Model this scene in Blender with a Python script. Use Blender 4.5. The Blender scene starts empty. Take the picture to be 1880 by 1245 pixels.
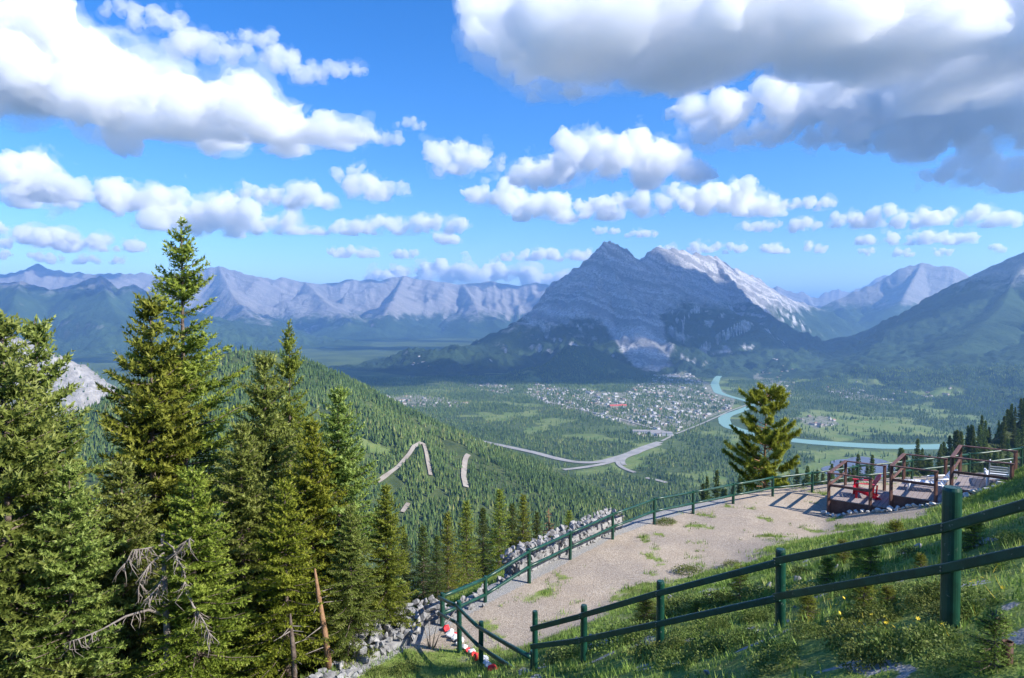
import bpy, bmesh, math, random, time
import numpy as np
from mathutils import Vector, Matrix
R = math.radians
sc = bpy.context.scene
COL = sc.collection
# ---------------------------------------------------------------- camera
F, CU, CV, HV = 1254.0, 940.0, 622.5, 575.0      # focal length, centre and horizon of the photograph in pixels
cam_data = bpy.data.cameras.new('camera')
cam = bpy.data.objects.new('camera', cam_data); COL.objects.link(cam); sc.camera = cam
cam_data.sensor_width = 36.0
cam_data.lens = 36.0 * F / 1880.0
cam_data.clip_start = 0.05
cam_data.clip_end = 400000.0
cam.location = (0, 0, 0)
cam.rotation_euler = (R(90) - math.atan((CV - HV) / F), 0, 0)
# ---------------------------------------------------------------- sky, sun, exposure
SUN = Vector((0.76, -0.34, 0.61)).normalized()
world = bpy.data.worlds.new('World'); sc.world = world; world.use_nodes = True
wn = world.node_tree
sky = wn.nodes.new('ShaderNodeTexSky'); sky.sky_type = 'NISHITA'; sky.sun_disc = False
sky.sun_elevation = math.asin(SUN.z); sky.sun_rotation = math.atan2(SUN.x, SUN.y)
sky.altitude = 1500; sky.air_density = 1.0; sky.dust_density = 0.6; sky.ozone_density = 3.5
hs = wn.nodes.new('ShaderNodeHueSaturation'); hs.inputs['Saturation'].default_value = 1.34; hs.inputs['Hue'].default_value = .509; hs.inputs['Value'].default_value = .90
wn.links.new(sky.outputs[0], hs.inputs['Color'])
wn.links.new(hs.outputs[0], wn.nodes['Background'].inputs[0])
wn.nodes['Background'].inputs[1].default_value = 0.145
sun_l = bpy.data.lights.new('sun', 'SUN'); sun_l.energy = 5.0; sun_l.angle = R(0.53); sun_l.color = (1.0, 0.945, 0.86)
sun_o = bpy.data.objects.new('sun', sun_l); COL.objects.link(sun_o)
sun_o.rotation_euler = SUN.to_track_quat('Z', 'Y').to_euler()
sc.view_settings.view_transform = 'Standard'; sc.view_settings.look = 'None'
sc.view_settings.gamma = 1.0; sc.view_settings.exposure = 0.88
sc.cycles.use_denoising = True
sc.cycles.max_bounces = 14; sc.cycles.diffuse_bounces = 3; sc.cycles.glossy_bounces = 2
sc.cycles.transmission_bounces = 4; sc.cycles.volume_bounces = 12; sc.cycles.transparent_max_bounces = 16
# ---------------------------------------------------------------- helpers
rng = np.random.default_rng(7)
def P(u, v, Y): return np.array([(u - CU) / F * Y, Y, -(v - HV) / F * Y])
def proj(x, y, z):
    return CU + F * x / y, HV - F * z / y
def smooth(a, b, x):
    t = np.clip((x - a) / (b - a), 0, 1); return t * t * (3 - 2 * t)
def hash2(ix, iy, s):
    h = (ix * 374761393 + iy * 668265263 + s * 1274126177) & 0xffffffff
    h = ((h ^ (h >> 13)) * 1274126177) & 0xffffffff
    h = ((h ^ (h >> 16)) * 2246822519) & 0xffffffff
    return (h ^ (h >> 15)) & 0xffffffff
def noise2(x, y, s=0):
    xi = np.floor(x).astype(np.int64); yi = np.floor(y).astype(np.int64)
    fx = x - xi; fy = y - yi
    u = fx*fx*fx*(fx*(fx*6-15)+10); v = fy*fy*fy*(fy*(fy*6-15)+10)
    out = 0
    for dx in (0, 1):
        for dy in (0, 1):
            a = hash2(xi+dx, yi+dy, s) / 4294967296.0 * 2 * np.pi
            out = out + (np.cos(a)*(fx-dx) + np.sin(a)*(fy-dy)) * (u if dx else 1-u) * (v if dy else 1-v)
    return out * 1.4
def fbm(x, y, s=0, o=4, lac=2.03, g=.5):
    a = 1; t = 0
    for k in range(o):
        t = t + a * noise2(x, y, s + k); a *= g; x = x * lac + 17.3; y = y * lac - 9.1
    return t
def ridged(x, y, s=0, o=5):
    a = 1; t = 0; w = 1
    for k in range(o):
        n = 1 - np.abs(noise2(x, y, s + k)) * 1.7; n = n * n
        t = t + a * n * w; w = np.clip(n * 1.3, 0, 1); a *= .5; x = x * 2.07 + 5.2; y = y * 2.07 + 1.3
    return t / 1.6
def noise3(x, y, z, s=0):
    xi = np.floor(x).astype(np.int64); yi = np.floor(y).astype(np.int64); zi = np.floor(z).astype(np.int64)
    fx = (x - xi).astype(np.float32); fy = (y - yi).astype(np.float32); fz = (z - zi).astype(np.float32)
    u = fx*fx*fx*(fx*(fx*6-15)+10); v = fy*fy*fy*(fy*(fy*6-15)+10); w = fz*fz*fz*(fz*(fz*6-15)+10)
    out = 0
    for dx in (0, 1):
        for dy in (0, 1):
            for dz in (0, 1):
                h = hash2(xi + dx + (zi + dz) * 7919, yi + dy + (zi + dz) * 104729, s)
                a = (h & 0x3ff).astype(np.float32) * (2*np.pi/1023); c = ((h >> 10) & 0x3ff).astype(np.float32) / 511.5 - 1
                sn = np.sqrt(np.maximum(0, 1 - c*c))
                g = np.cos(a)*sn*(fx-dx) + np.sin(a)*sn*(fy-dy) + c*(fz-dz)
                out = out + g * (u if dx else 1-u) * (v if dy else 1-v) * (w if dz else 1-w)
    return out * 1.5
def make_mesh(name, verts, faces, mats=(), smooth_shade=False, attrs=None, mat_index=None):
    me = bpy.data.meshes.new(name)
    verts = np.asarray(verts, np.float32).reshape(-1, 3); faces = np.asarray(faces, np.int32)
    n = faces.shape[1]
    me.vertices.add(len(verts)); me.vertices.foreach_set('co', verts.ravel())
    me.loops.add(faces.size); me.loops.foreach_set('vertex_index', faces.ravel())
    me.polygons.add(len(faces)); me.polygons.foreach_set('loop_start', np.arange(0, faces.size, n, dtype=np.int32))
    me.polygons.foreach_set('use_smooth', np.full(len(faces), smooth_shade))
    for m in mats: me.materials.append(m)
    if mat_index is not None: me.polygons.foreach_set('material_index', np.asarray(mat_index, np.int32))
    me.update(calc_edges=True)
    for k, v in (attrs or {}).items():
        a = me.attributes.new(k, 'FLOAT', 'POINT'); a.data.foreach_set('value', np.asarray(v, np.float32))
    return me
def link(name, me, parent=None, loc=(0, 0, 0), rot=(0, 0, 0), scale=(1, 1, 1)):
    o = bpy.data.objects.new(name, me); COL.objects.link(o)
    o.location = loc; o.rotation_euler = rot; o.scale = scale
    if parent is not None: o.parent = parent
    return o
def tag(o, label=None, cat=None, group=None, kind=None):
    if label: o['label'] = label
    if cat: o['category'] = cat
    if group: o['group'] = group
    if kind: o['kind'] = kind
    return o
def empty(name, loc=(0, 0, 0), rz=0.0): return link(name, None, None, loc, (0, 0, rz))
class MB:
    """collects shapes; build() links them as one mesh object"""
    def __init__(s): s.v = []; s.f = []; s.n = 0
    def add(s, v, f):
        s.v += [tuple(p) for p in v]; s.f += [tuple(i + s.n for i in q) for q in f]; s.n += len(v); return s
    def box(s, c, d, M=None, taper=0.0):
        x, y, z = [k / 2 for k in d]; vs = []
        for sz in (-1, 1):
            k = 1 - taper * (sz > 0)
            for sx, sy in ((-1, -1), (1, -1), (1, 1), (-1, 1)): vs.append(Vector((sx*x*k, sy*y*k, sz*z)))
        if M is not None: vs = [M @ p for p in vs]
        vs = [p + Vector(c) for p in vs]
        return s.add(vs, [(0, 3, 2, 1), (4, 5, 6, 7), (0, 1, 5, 4), (1, 2, 6, 5), (2, 3, 7, 6), (3, 0, 4, 7)])
    def beam(s, a, b, w, h, up=(0, 0, 1)):
        """a bar of section w x h from a to b"""
        a = Vector(a); b = Vector(b); d = (b - a); L = d.length; d.normalize()
        side = d.cross(Vector(up))
        if side.length < 1e-4: side = Vector((1, 0, 0))
        side.normalize(); u2 = side.cross(d)
        M = Matrix((side, d, u2)).transposed()
        return s.box((a + b) / 2, (w, L, h), M)
    def tube(s, pts, rad, n=8, cap=True):
        pts = [Vector(p) for p in pts]; vs = []; m = len(pts)
        for i, p in enumerate(pts):
            d = (pts[min(i+1, m-1)] - pts[max(i-1, 0)]).normalized()
            a = d.cross(Vector((0, 0, 1)) if abs(d.z) < .9 else Vector((1, 0, 0))).normalized(); b = d.cross(a)
            r = rad[i] if hasattr(rad, '__len__') else rad
            for k in range(n):
                t = 2 * math.pi * k / n; vs.append(p + (a * math.cos(t) + b * math.sin(t)) * r)
        fs = [(i*n+k, i*n+(k+1) % n, (i+1)*n+(k+1) % n, (i+1)*n+k) for i in range(m-1) for k in range(n)]
        fs = [q[::-1] for q in fs]
        if cap: fs += [tuple(range(n)), tuple((m-1)*n + k for k in reversed(range(n)))]
        return s.add(vs, fs)
    def mesh(s, name, mat, smooth_shade=False):
        me = bpy.data.meshes.new(name); me.from_pydata(s.v, [], s.f)
        if mat: me.materials.append(mat)
        if smooth_shade: me.polygons.foreach_set('use_smooth', [True] * len(me.polygons))
        bm = bmesh.new(); bm.from_mesh(me); bmesh.ops.recalc_face_normals(bm, faces=bm.faces); bm.to_mesh(me); bm.free()
        me.update(); return me
    def build(s, name, mat, parent=None, smooth_shade=False, bevel=0.0, **k):
        o = link(name, s.mesh(name, mat, smooth_shade), parent, **k)
        if bevel:
            m = o.modifiers.new('bevel', 'BEVEL'); m.width = bevel; m.segments = 2; m.limit_method = 'ANGLE'
        return o
# ---------------------------------------------------------------- materials
def new_mat(name):
    m = bpy.data.materials.new(name); m.use_nodes = True
    return m, m.node_tree, m.node_tree.nodes['Principled BSDF']
def N(t, kind, **kw):
    n = t.nodes.new(kind)
    for k, v in kw.items():
        if k in ('operation', 'data_type', 'blend_type', 'attribute_name', 'feature', 'noise_type', 'noise_dimensions', 'vector_type'): setattr(n, k, v)
        else: n.inputs[k.replace('_', ' ')].default_value = v
    return n
def ramp(t, src, stops):
    r = t.nodes.new('ShaderNodeValToRGB'); e = r.color_ramp.elements
    e[0].position, e[0].color = stops[0][0], (*stops[0][1], 1); e[1].position, e[1].color = stops[1][0], (*stops[1][1], 1)
    for p, c in stops[2:]: k = e.new(p); k.color = (*c, 1)
    t.links.new(src, r.inputs[0]); return r.outputs[0]
def mix(t, fac, a, b, mode='MIX'):
    m = t.nodes.new('ShaderNodeMix'); m.data_type = 'RGBA'; m.blend_type = mode
    for i, x in ((0, fac), (6, a), (7, b)):
        if isinstance(x, (int, float)): m.inputs[i].default_value = x
        elif isinstance(x, tuple): m.inputs[i].default_value = (*x, 1)
        else: t.links.new(x, m.inputs[i])
    return m.outputs[2]
def math_(t, op, a, b=0.0, c=None):
    m = t.nodes.new('ShaderNodeMath'); m.operation = op
    for i, x in enumerate((a, b) if c is None else (a, b, c)):
        if isinstance(x, (int, float)): m.inputs[i].default_value = x
        else: t.links.new(x, m.inputs[i])
    return m.outputs[0]
def mapr(t, x, a, b, c=0.0, d=1.0):
    m = t.nodes.new('ShaderNodeMapRange'); t.links.new(x, m.inputs[0])
    for i, q in enumerate((a, b, c, d)): m.inputs[i+1].default_value = q
    m.interpolation_type = 'SMOOTHSTEP'; return m.outputs[0]
def noise_tex(t, scale, detail=4, rough=.55, coord=None, dist=0.0):
    n = t.nodes.new('ShaderNodeTexNoise'); n.inputs['Scale'].default_value = scale; n.inputs['Detail'].default_value = detail
    n.inputs['Roughness'].default_value = rough; n.inputs['Distortion'].default_value = dist
    if coord is not None: t.links.new(coord, n.inputs['Vector'])
    return n.outputs['Fac']
def pos(t): return t.nodes.new('ShaderNodeNewGeometry').outputs['Position']
def objco(t): return t.nodes.new('ShaderNodeTexCoord').outputs['Object']
def attr(t, name): return N(t, 'ShaderNodeAttribute', attribute_name=name).outputs['Fac']
def bump(t, h, strength, dist, b):
    n = t.nodes.new('ShaderNodeBump'); n.inputs['Strength'].default_value = strength; n.inputs['Distance'].default_value = dist
    t.links.new(h, n.inputs['Height']); t.links.new(n.outputs[0], b.inputs['Normal'])
def simple_mat(name, a, b, scale=8.0, rough=.8, bump_s=.3, bump_d=.01, detail=5, metallic=0.0):
    m, t, s = new_mat(name)
    f = noise_tex(t, scale, detail, .6, objco(t))
    t.links.new(mix(t, mapr(t, f, .3, .7), a, b), s.inputs['Base Color'])
    s.inputs['Roughness'].default_value = rough; s.inputs['Specular IOR Level'].default_value = .3; s.inputs['Metallic'].default_value = metallic
    if bump_s: bump(t, noise_tex(t, scale * 3, 4, .6, objco(t)), bump_s, bump_d, s)
    return m
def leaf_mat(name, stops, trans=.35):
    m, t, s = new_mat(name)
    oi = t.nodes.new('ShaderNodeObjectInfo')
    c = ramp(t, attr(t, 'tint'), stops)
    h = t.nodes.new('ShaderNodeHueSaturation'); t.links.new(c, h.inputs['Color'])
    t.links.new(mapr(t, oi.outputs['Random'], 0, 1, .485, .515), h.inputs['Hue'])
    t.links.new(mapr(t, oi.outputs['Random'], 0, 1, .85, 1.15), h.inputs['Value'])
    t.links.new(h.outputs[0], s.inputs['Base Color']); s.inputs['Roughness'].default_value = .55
    s.inputs['Specular IOR Level'].default_value = .1
    tr = t.nodes.new('ShaderNodeBsdfTranslucent'); t.links.new(h.outputs[0], tr.inputs['Color'])
    ms = t.nodes.new('ShaderNodeMixShader'); ms.inputs[0].default_value = trans
    t.links.new(s.outputs[0], ms.inputs[1]); t.links.new(tr.outputs[0], ms.inputs[2])
    t.links.new(ms.outputs[0], t.nodes['Material Output'].inputs['Surface']); return m
# ---------------------------------------------------------------- terrain: heights in metres from the camera's eye; valley floor at -500
ZV = -500.0
def W3(lst): return np.array([P(*q) for q in lst])
RIDGES = []   # name, points, width on the left of travel, width on the right, exponent, rock noise amplitude, base
def ridge(name, px, wl, wr, p=1.35, amp=70., base=-505.): RIDGES.append((name, W3(px), wl, wr, p, amp, base))
# the great slab mountain in the middle: foot, first summit, descending edge, front buttress, the slabs behind
ridge('mountain', [(870,634,6900),(960,588,7200),(1008,548,7500),(1030,520,7650),(1075,488,7750),(1101,455,7850)], 1100, 1500, 1.2, 105)
ridge('mountain', [(1101,455,7850),(1150,480,7750),(1210,505,7600),(1300,543,7400),(1390,592,7000),(1440,640,6600)], 800, 1500, 1.15, 90)
ridge('mountain', [(1101,455,7850),(1140,515,7300),(1168,570,6800),(1186,625,6350),(1195,668,5950)], 800, 800, 1.1, 115)
ridge('mountain', [(1101,455,7850),(1108,444,8250),(1117,441,8350),(1150,459,8550),(1184,482,8800)], 1200, 900, 1.2, 90)
ridge('mountain', [(1184,482,8800),(1188,474,9200),(1197,457,9350),(1235,456,9500),(1262,464,9700),(1308,470,10100),(1340,488,10600),(1385,508,11300),(1430,540,12000),(1500,566,12800),(1580,600,13500)], 1500, 1250, 1.15, 95)
ridge('mountain', [(1308,470,10100),(1370,545,9100),(1430,590,8300)], 800, 800, 1.15, 90)
# the wooded knoll before it
ridge('hill', [(1010,668,5300),(1040,632,5400),(1085,636,5500),(1130,660,5500),(1185,690,5300)], 420, 420, 1.0, 22)
# the slope rising at the right edge
ridge('mountain', [(1560,618,8200),(1640,586,8000),(1720,546,7600),(1790,500,7200),(1840,478,7000),(1880,460,6800),(1990,430,6500),(2200,420,6200)], 2300, 2600, 1.25, 70)
ridge('mountain', [(1880,460,6800),(1840,560,5800),(1760,640,5000)], 1500, 1500, 1.1, 60)
ridge('mountain', [(1990,430,6500),(2010,560,5200),(1960,660,4200)], 1500, 1500, 1.1, 60)
# pyramid and range in the right-hand gap
ridge('mountain', [(1440,600,14500),(1520,556,14500),(1600,522,14500),(1655,490,14500),(1690,481,14500),(1722,489,14300),(1745,488,14200),(1800,515,14000),(1900,545,14000)], 2600, 2600, 1.2, 110)
ridge('mountain', [(1690,481,14500),(1650,560,12600)], 1500, 1500, 1.2, 80)
ridge('far_range', [(1340,520,22000),(1390,502,22000),(1420,491,22000),(1450,503,22000),(1500,508,22000),(1560,514,22000),(1620,504,22000),(1690,512,22000),(1900,500,22000),(2100,500,22000)], 3200, 3200, 1.2, 190)
# ranges on the left
ridge('far_range', [(-260,505,17500),(-80,500,17500),(0,503,17500),(35,497,17500),(72,484,17500),(110,498,17500),(165,500,17500),(230,499,17500),(300,504,17500),(370,495,17500),(402,487,17500),(440,497,17500)], 3600, 3600, 1.15, 230)
ridge('far_range', [(440,497,17500),(470,513,18000),(500,512,18000),(520,509,18000),(560,516,18200),(612,519,18500),(640,512,18500),(700,513,18500),(742,505,18500),(800,515,18500),(850,520,18500),(900,516,18500),(940,525,18500),(985,517,18500),(1030,528,18500),(1120,520,18500)], 3600, 3600, 1.15, 210)
ridge('far_range', [(402,487,17500),(430,545,14500),(470,585,12800)], 1500, 1500, 1.1, 160)
ridge('far_range', [(560,516,18200),(600,555,15500),(640,588,13800)], 1500, 1500, 1.1, 160)
ridge('far_range', [(742,505,18500),(725,545,16000),(700,585,14300)], 1500, 1500, 1.1, 160)
ridge('far_range', [(850,520,18500),(870,550,16500),(880,582,15000)], 1500, 1500, 1.1, 150)
ridge('mountain', [(-260,515,11500),(-60,522,11500),(0,519,11500),(40,515,11500),(95,531,11500),(140,521,11500),(186,504,11500),(215,527,11500),(248,521,11500),(300,548,11300),(380,582,11000)], 2300, 2300, 1.2, 130)
ridge('mountain', [(186,504,11500),(205,560,9900),(230,600,8800)], 1100, 1100, 1.1, 100)
ridge('mountain', [(40,515,11500),(20,570,9600),(0,610,8300)], 1100, 1100, 1.1, 100)
# pale cliff spur low on the left, and the wooded shoulder in front of it
ridge('cliff_spur', [(-180,560,2500),(-40,600,2600),(60,625,2600),(130,662,2600),(205,720,2550),(250,775,2400)], 520, 620, 1.1, 45)
ridge('hillside', [(-150,840,1350),(40,800,1400),(150,755,1450),(290,680,1500),(430,642,1560),(500,645,1580),(560,660,1620),(640,698,1700),(700,733,1780),(780,776,1900),(860,838,2050),(925,879,2060)], 420, 1250, 1.1, 10, -503)
# the spur of our own slope at the right
ridge('hillside', [(2300,600,520),(2050,672,480),(1880,770,440),(1800,818,420),(1740,856,400),(1600,890,360),(1400,924,310),(1250,950,250),(1100,1000,190)], 420, 330, 1.1, 3, -503)
OWN_Y = np.array([-400, 0, 30, 60, 200, 600, 900, 1200, 1600, 1980, 3000, 90000.])
OWN_Z = np.array([120, -3, -17, -34, -118, -308, -362, -412, -464, -501, -504, -504.])
def seg_dist(x, y, pts):
    best = np.full(x.shape, 1e12); zb = np.zeros_like(x); sd = np.zeros_like(x); al = np.zeros_like(x); acc = 0.0
    for a, b in zip(pts[:-1], pts[1:]):
        dx, dy = b[0]-a[0], b[1]-a[1]; L2 = dx*dx + dy*dy + 1e-9; L = math.sqrt(L2)
        t = np.clip(((x-a[0])*dx + (y-a[1])*dy) / L2, 0, 1)
        d2 = (x-a[0]-t*dx)**2 + (y-a[1]-t*dy)**2
        m = d2 < best
        best = np.where(m, d2, best); zb = np.where(m, a[2] + t*(b[2]-a[2]), zb)
        sd = np.where(m, dx*(y-a[1]) - dy*(x-a[0]), sd); al = np.where(m, acc + t*L, al); acc += L
    return np.sqrt(best), zb, sd, al
def height(x, y, want_id=False):
    x = np.asarray(x, float); y = np.asarray(y, float)
    r = np.hypot(x, y)
    z = np.interp(y, OWN_Y, OWN_Z)
    z = np.maximum(z, ZV)
    rid = np.zeros(x.shape, int); rough = np.zeros_like(x); flute = np.zeros(x.size)
    shp = x.shape; x = x.ravel(); y = y.ravel(); z = z.ravel().copy(); r = r.ravel(); rid = rid.ravel(); rough = rough.ravel()
    for i, (name, pts, wl, wr, p, amp, base) in enumerate(RIDGES):
        far = float(np.clip(amp / 60., .2, 3.2)); mx = max(wl, wr) * 1.25 + 140 * far
        lo = pts[:, :2].min(0) - mx; hi_ = pts[:, :2].max(0) + mx
        I = np.nonzero((x > lo[0]) & (x < hi_[0]) & (y > lo[1]) & (y < hi_[1]))[0]
        if not len(I): continue
        qx, qy = x[I], y[I]
        d, zr, sd, al = seg_dist(qx, qy, pts)
        if amp > 15:
            J = np.nonzero(d < mx)[0]; I = I[J]; qx, qy = qx[J], qy[J]; k = smooth(60, 700, d[J])
            if not len(I): continue
            jx = fbm(qx/(700*far), qy/(700*far), 31+i, 3) * 130 * far
            jy = fbm(qx/(700*far), qy/(700*far), 61+i, 3) * 130 * far
            d, zr, sd, al = seg_dist(qx + jx*k, qy + jy*k, pts)
        Wd = np.where(sd > 0, wl, wr)
        if amp > 15: Wd = Wd * (1 + .22 * noise2(al / 650. / far, al*0 + i, 90+i) * smooth(50, 600, d))
        f = np.clip(1 - d / Wd, 0, 1)
        if amp > 60: zr = zr + .22*amp*(np.abs(noise2(al/(170*far), al*0 + i, 500+i))*2 - .5) * smooth(0, 300*far, al) * smooth(.7, 1, f)
        h = base + (zr - base) * f ** p
        up = (h > z[I]) & (f > 0); K = I[up]
        z[K] = h[up]; rid[K] = i + 1; rough[K] = (amp * smooth(0, .35, f) * (1 - .9*smooth(.78, .99, f)))[up]
        if amp > 30:
            fl = noise2(al/(190*far), d/(1500*far), 300+i) + .5*noise2(al/(80*far), d/(700*far), 340+i)
            flute[K] = ((np.abs(fl) - .22) * 1.1 * amp * smooth(.08, .4, f) * (1 - smooth(.9, 1, f)))[up]
    H = np.nonzero(rough > .5)[0]
    if len(H):
        hx, hy = x[H], y[H]; far_ = r[H] > 12000
        n = ridged(hx/900, hy/900, 5, 5) - .55; n2 = 0*n; n3 = 0*n
        n2[far_] = ridged(hx[far_]/2100 + 3, hy[far_]/2100, 15, 5) - .55
        n3[~far_] = fbm(hx[~far_]/90, hy[~far_]/90, 44, 2)
        z[H] = np.maximum(z[H] + rough[H] * 1.25 * np.where(far_, n2 + .45 * n, .75*n + .25 * n3) - flute[H], ZV)
        S = H[(rid[H] >= 1) & (rid[H] <= 6)]
        if len(S):   # ledges of the tilted beds
            c = (z[S] + .34*x[S] + .10*y[S] + 40*noise2(x[S]/500, y[S]/500, 401)) / 120.
            z[S] += 30 * (np.abs((c % 1) - .5)*2 - .5) * smooth(-250, 0, z[S])
    G = np.nonzero((r > 300) & (z > ZV + 4))[0]
    if len(G): z[G] += fbm(x[G]/160, y[G]/160, 77, 3) * 4.0
    z = z.reshape(shp); rid = rid.reshape(shp)
    return (z, rid) if want_id else z
def hit(u, v, y0=300., y1=9000.):
    """where the view ray through a pixel meets the ground"""
    ys = np.geomspace(y0, y1, 900); x = (u-CU)/F*ys; z = -(v-HV)/F*ys
    h = height(x, ys); below = np.nonzero(h >= z)[0]
    k = below[0] if len(below) else len(ys) - 1
    return np.array([x[k], ys[k], h[k]])
def flat(u, v): return P(u, v, -ZV * F / (v - HV))
def in_poly(x, y, poly):
    c = np.zeros(x.shape, bool); n = len(poly)
    for i in range(n):
        x1, y1 = poly[i][:2]; x2, y2 = poly[(i+1) % n][:2]
        c ^= ((y1 > y) != (y2 > y)) & (x < (x2-x1) * (y-y1) / (y2-y1+1e-12) + x1)
    return c
FL = lambda lst: [flat(*q) for q in lst]
MEADOWS = [FL(q) for q in (
    [(1465,770),(1500,752),(1560,760),(1640,772),(1760,795),(1800,812),(1700,806),(1600,795),(1540,800),(1480,800)],
    [(1500,835),(1560,828),(1650,832),(1690,845),(1660,872),(1500,885),(1480,860)],
    [(1380,860),(1440,850),(1470,870),(1400,885)], [(1240,870),(1330,862),(1350,885),(1260,895)],
    [(880,765),(980,752),(1000,762),(900,775)], [(1110,845),(1200,815),(1215,830),(1160,872),(1110,866)],
    [(960,785),(1010,780),(1010,795),(950,800)], [(1350,800),(1400,798),(1390,812),(1340,812)])]
MEADOWS.append([hit(*q) for q in ((648,800),(660,793),(700,800),(728,812),(728,828),(700,830),(650,815))])
TOWN = [FL(q) for q in (
    [(985,706),(1060,715),(1140,722),(1210,690),(1260,684),(1320,712),(1352,735),(1345,752),(1285,775),(1240,796),(1170,785),(1090,765),(1010,745),(960,720)],
    [(705,728),(760,724),(860,738),(850,748),(740,748)], [(855,706),(900,700),(950,716),(930,724),(880,716)],
    [(1385,690),(1440,676),(1470,690),(1450,735),(1390,742)], [(1510,716),(1580,712),(1650,730),(1640,740),(1560,735)],
    [(1650,726),(1770,730),(1780,738),(1660,736)], [(745,674),(795,676),(790,684),(750,682)], [(1455,768),(1520,764),(1545,780),(1500,788)],
    [(1165,792),(1225,792),(1220,804),(1170,802)])]
POND = FL([(1522,872),(1535,856),(1560,845),(1590,840),(1622,846),(1648,862),(1630,876),(1570,884)])
RIVER = FL([(1330,684),(1318,694),(1313,706),(1320,722),(1350,731),(1392,742),(1365,754),(1330,766),(1335,784),(1395,801),(1460,811),(1550,818),(1650,823),(1750,822),(1860,812)])
ROADS = [FL(q) for q in (
    [(1215,813),(1180,825),(1150,838),(1100,852),(1060,852),(1020,844),(985,834),(930,822),(880,812),(830,802)],
    [(1215,817),(1182,829),(1150,842),(1110,855),(1066,862),(1030,866)],
    [(1150,838),(1135,846),(1136,856),(1152,866),(1172,872)], [(1182,828),(1172,836),(1152,840),(1142,850),(1150,858)],
    [(1000,738),(1060,752),(1130,768),(1200,788),(1240,800),(1215,813)], [(1180,880),(1210,884),(1230,892)],
    [(1240,800),(1290,780),(1340,757),(1400,735),(1440,700)])]
SWITCH = [[hit(*p) for p in q] for q in (
    [(687,893),(705,880),(722,868),(740,850),(755,832),(766,820),(774,816)], [(776,816),(781,832),(784,850),(790,882)],
    [(862,838),(854,842),(852,860),(850,880),(856,902)], [(735,950),(742,938),(750,928)])]
def road_dist(x, y, lines):
    d = np.full(x.shape, 1e9)
    for l in lines: d = np.minimum(d, seg_dist(x, y, np.array(l))[0])
    return d
# polar sheet round the viewpoint: cells shrink towards the viewer, heights are the place's own
az = np.radians(np.linspace(-45, 45, 780))
rr = np.concatenate([np.geomspace(40, 900, 90)[:-1], np.geomspace(900, 5200, 190)[:-1], np.linspace(5200, 10500, 190)[:-1],
                     np.geomspace(10500, 23000, 120)[:-1], np.geomspace(23000, 70000, 14)])
RRg, AZg = np.meshgrid(rr, az, indexing='ij')
TX = RRg * np.sin(AZg); TY = RRg * np.cos(AZg)
TZ, TID = height(TX, TY, True)
TZ = np.where(RRg < 75, TZ - 3.0, TZ)
mead = np.zeros(TX.shape)
MJX, MJY = 55*fbm(TX/140, TY/140, 201, 3), 55*fbm(TX/140, TY/140, 202, 3)
for q in MEADOWS: mead = np.maximum(mead, in_poly(TX + MJX, TY + MJY, q))
mead = np.maximum(mead, (smooth(.38, .5, fbm(TX/330, TY/260, 8, 4)) * (RRg < 5600) * (TZ < ZV + 60) * .9))
town_w = np.zeros(TX.shape)
for q in TOWN: town_w = np.maximum(town_w, in_poly(TX, TY, q) * (TZ < ZV + 10))
# where rock or woods reach lower or higher on the slab mountain (metres added to the height that decides)
dr_, _, sdr, _ = seg_dist(TX, TY, RIDGES[2][1])
tl = 420. * (1 - smooth(120, 330, dr_)) - 190. * smooth(200, 700, np.where(sdr > 0, dr_, 0)) * (TX > 0)
tl = np.where((TID >= 1) & (TID <= 6), tl, 0.)
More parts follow.
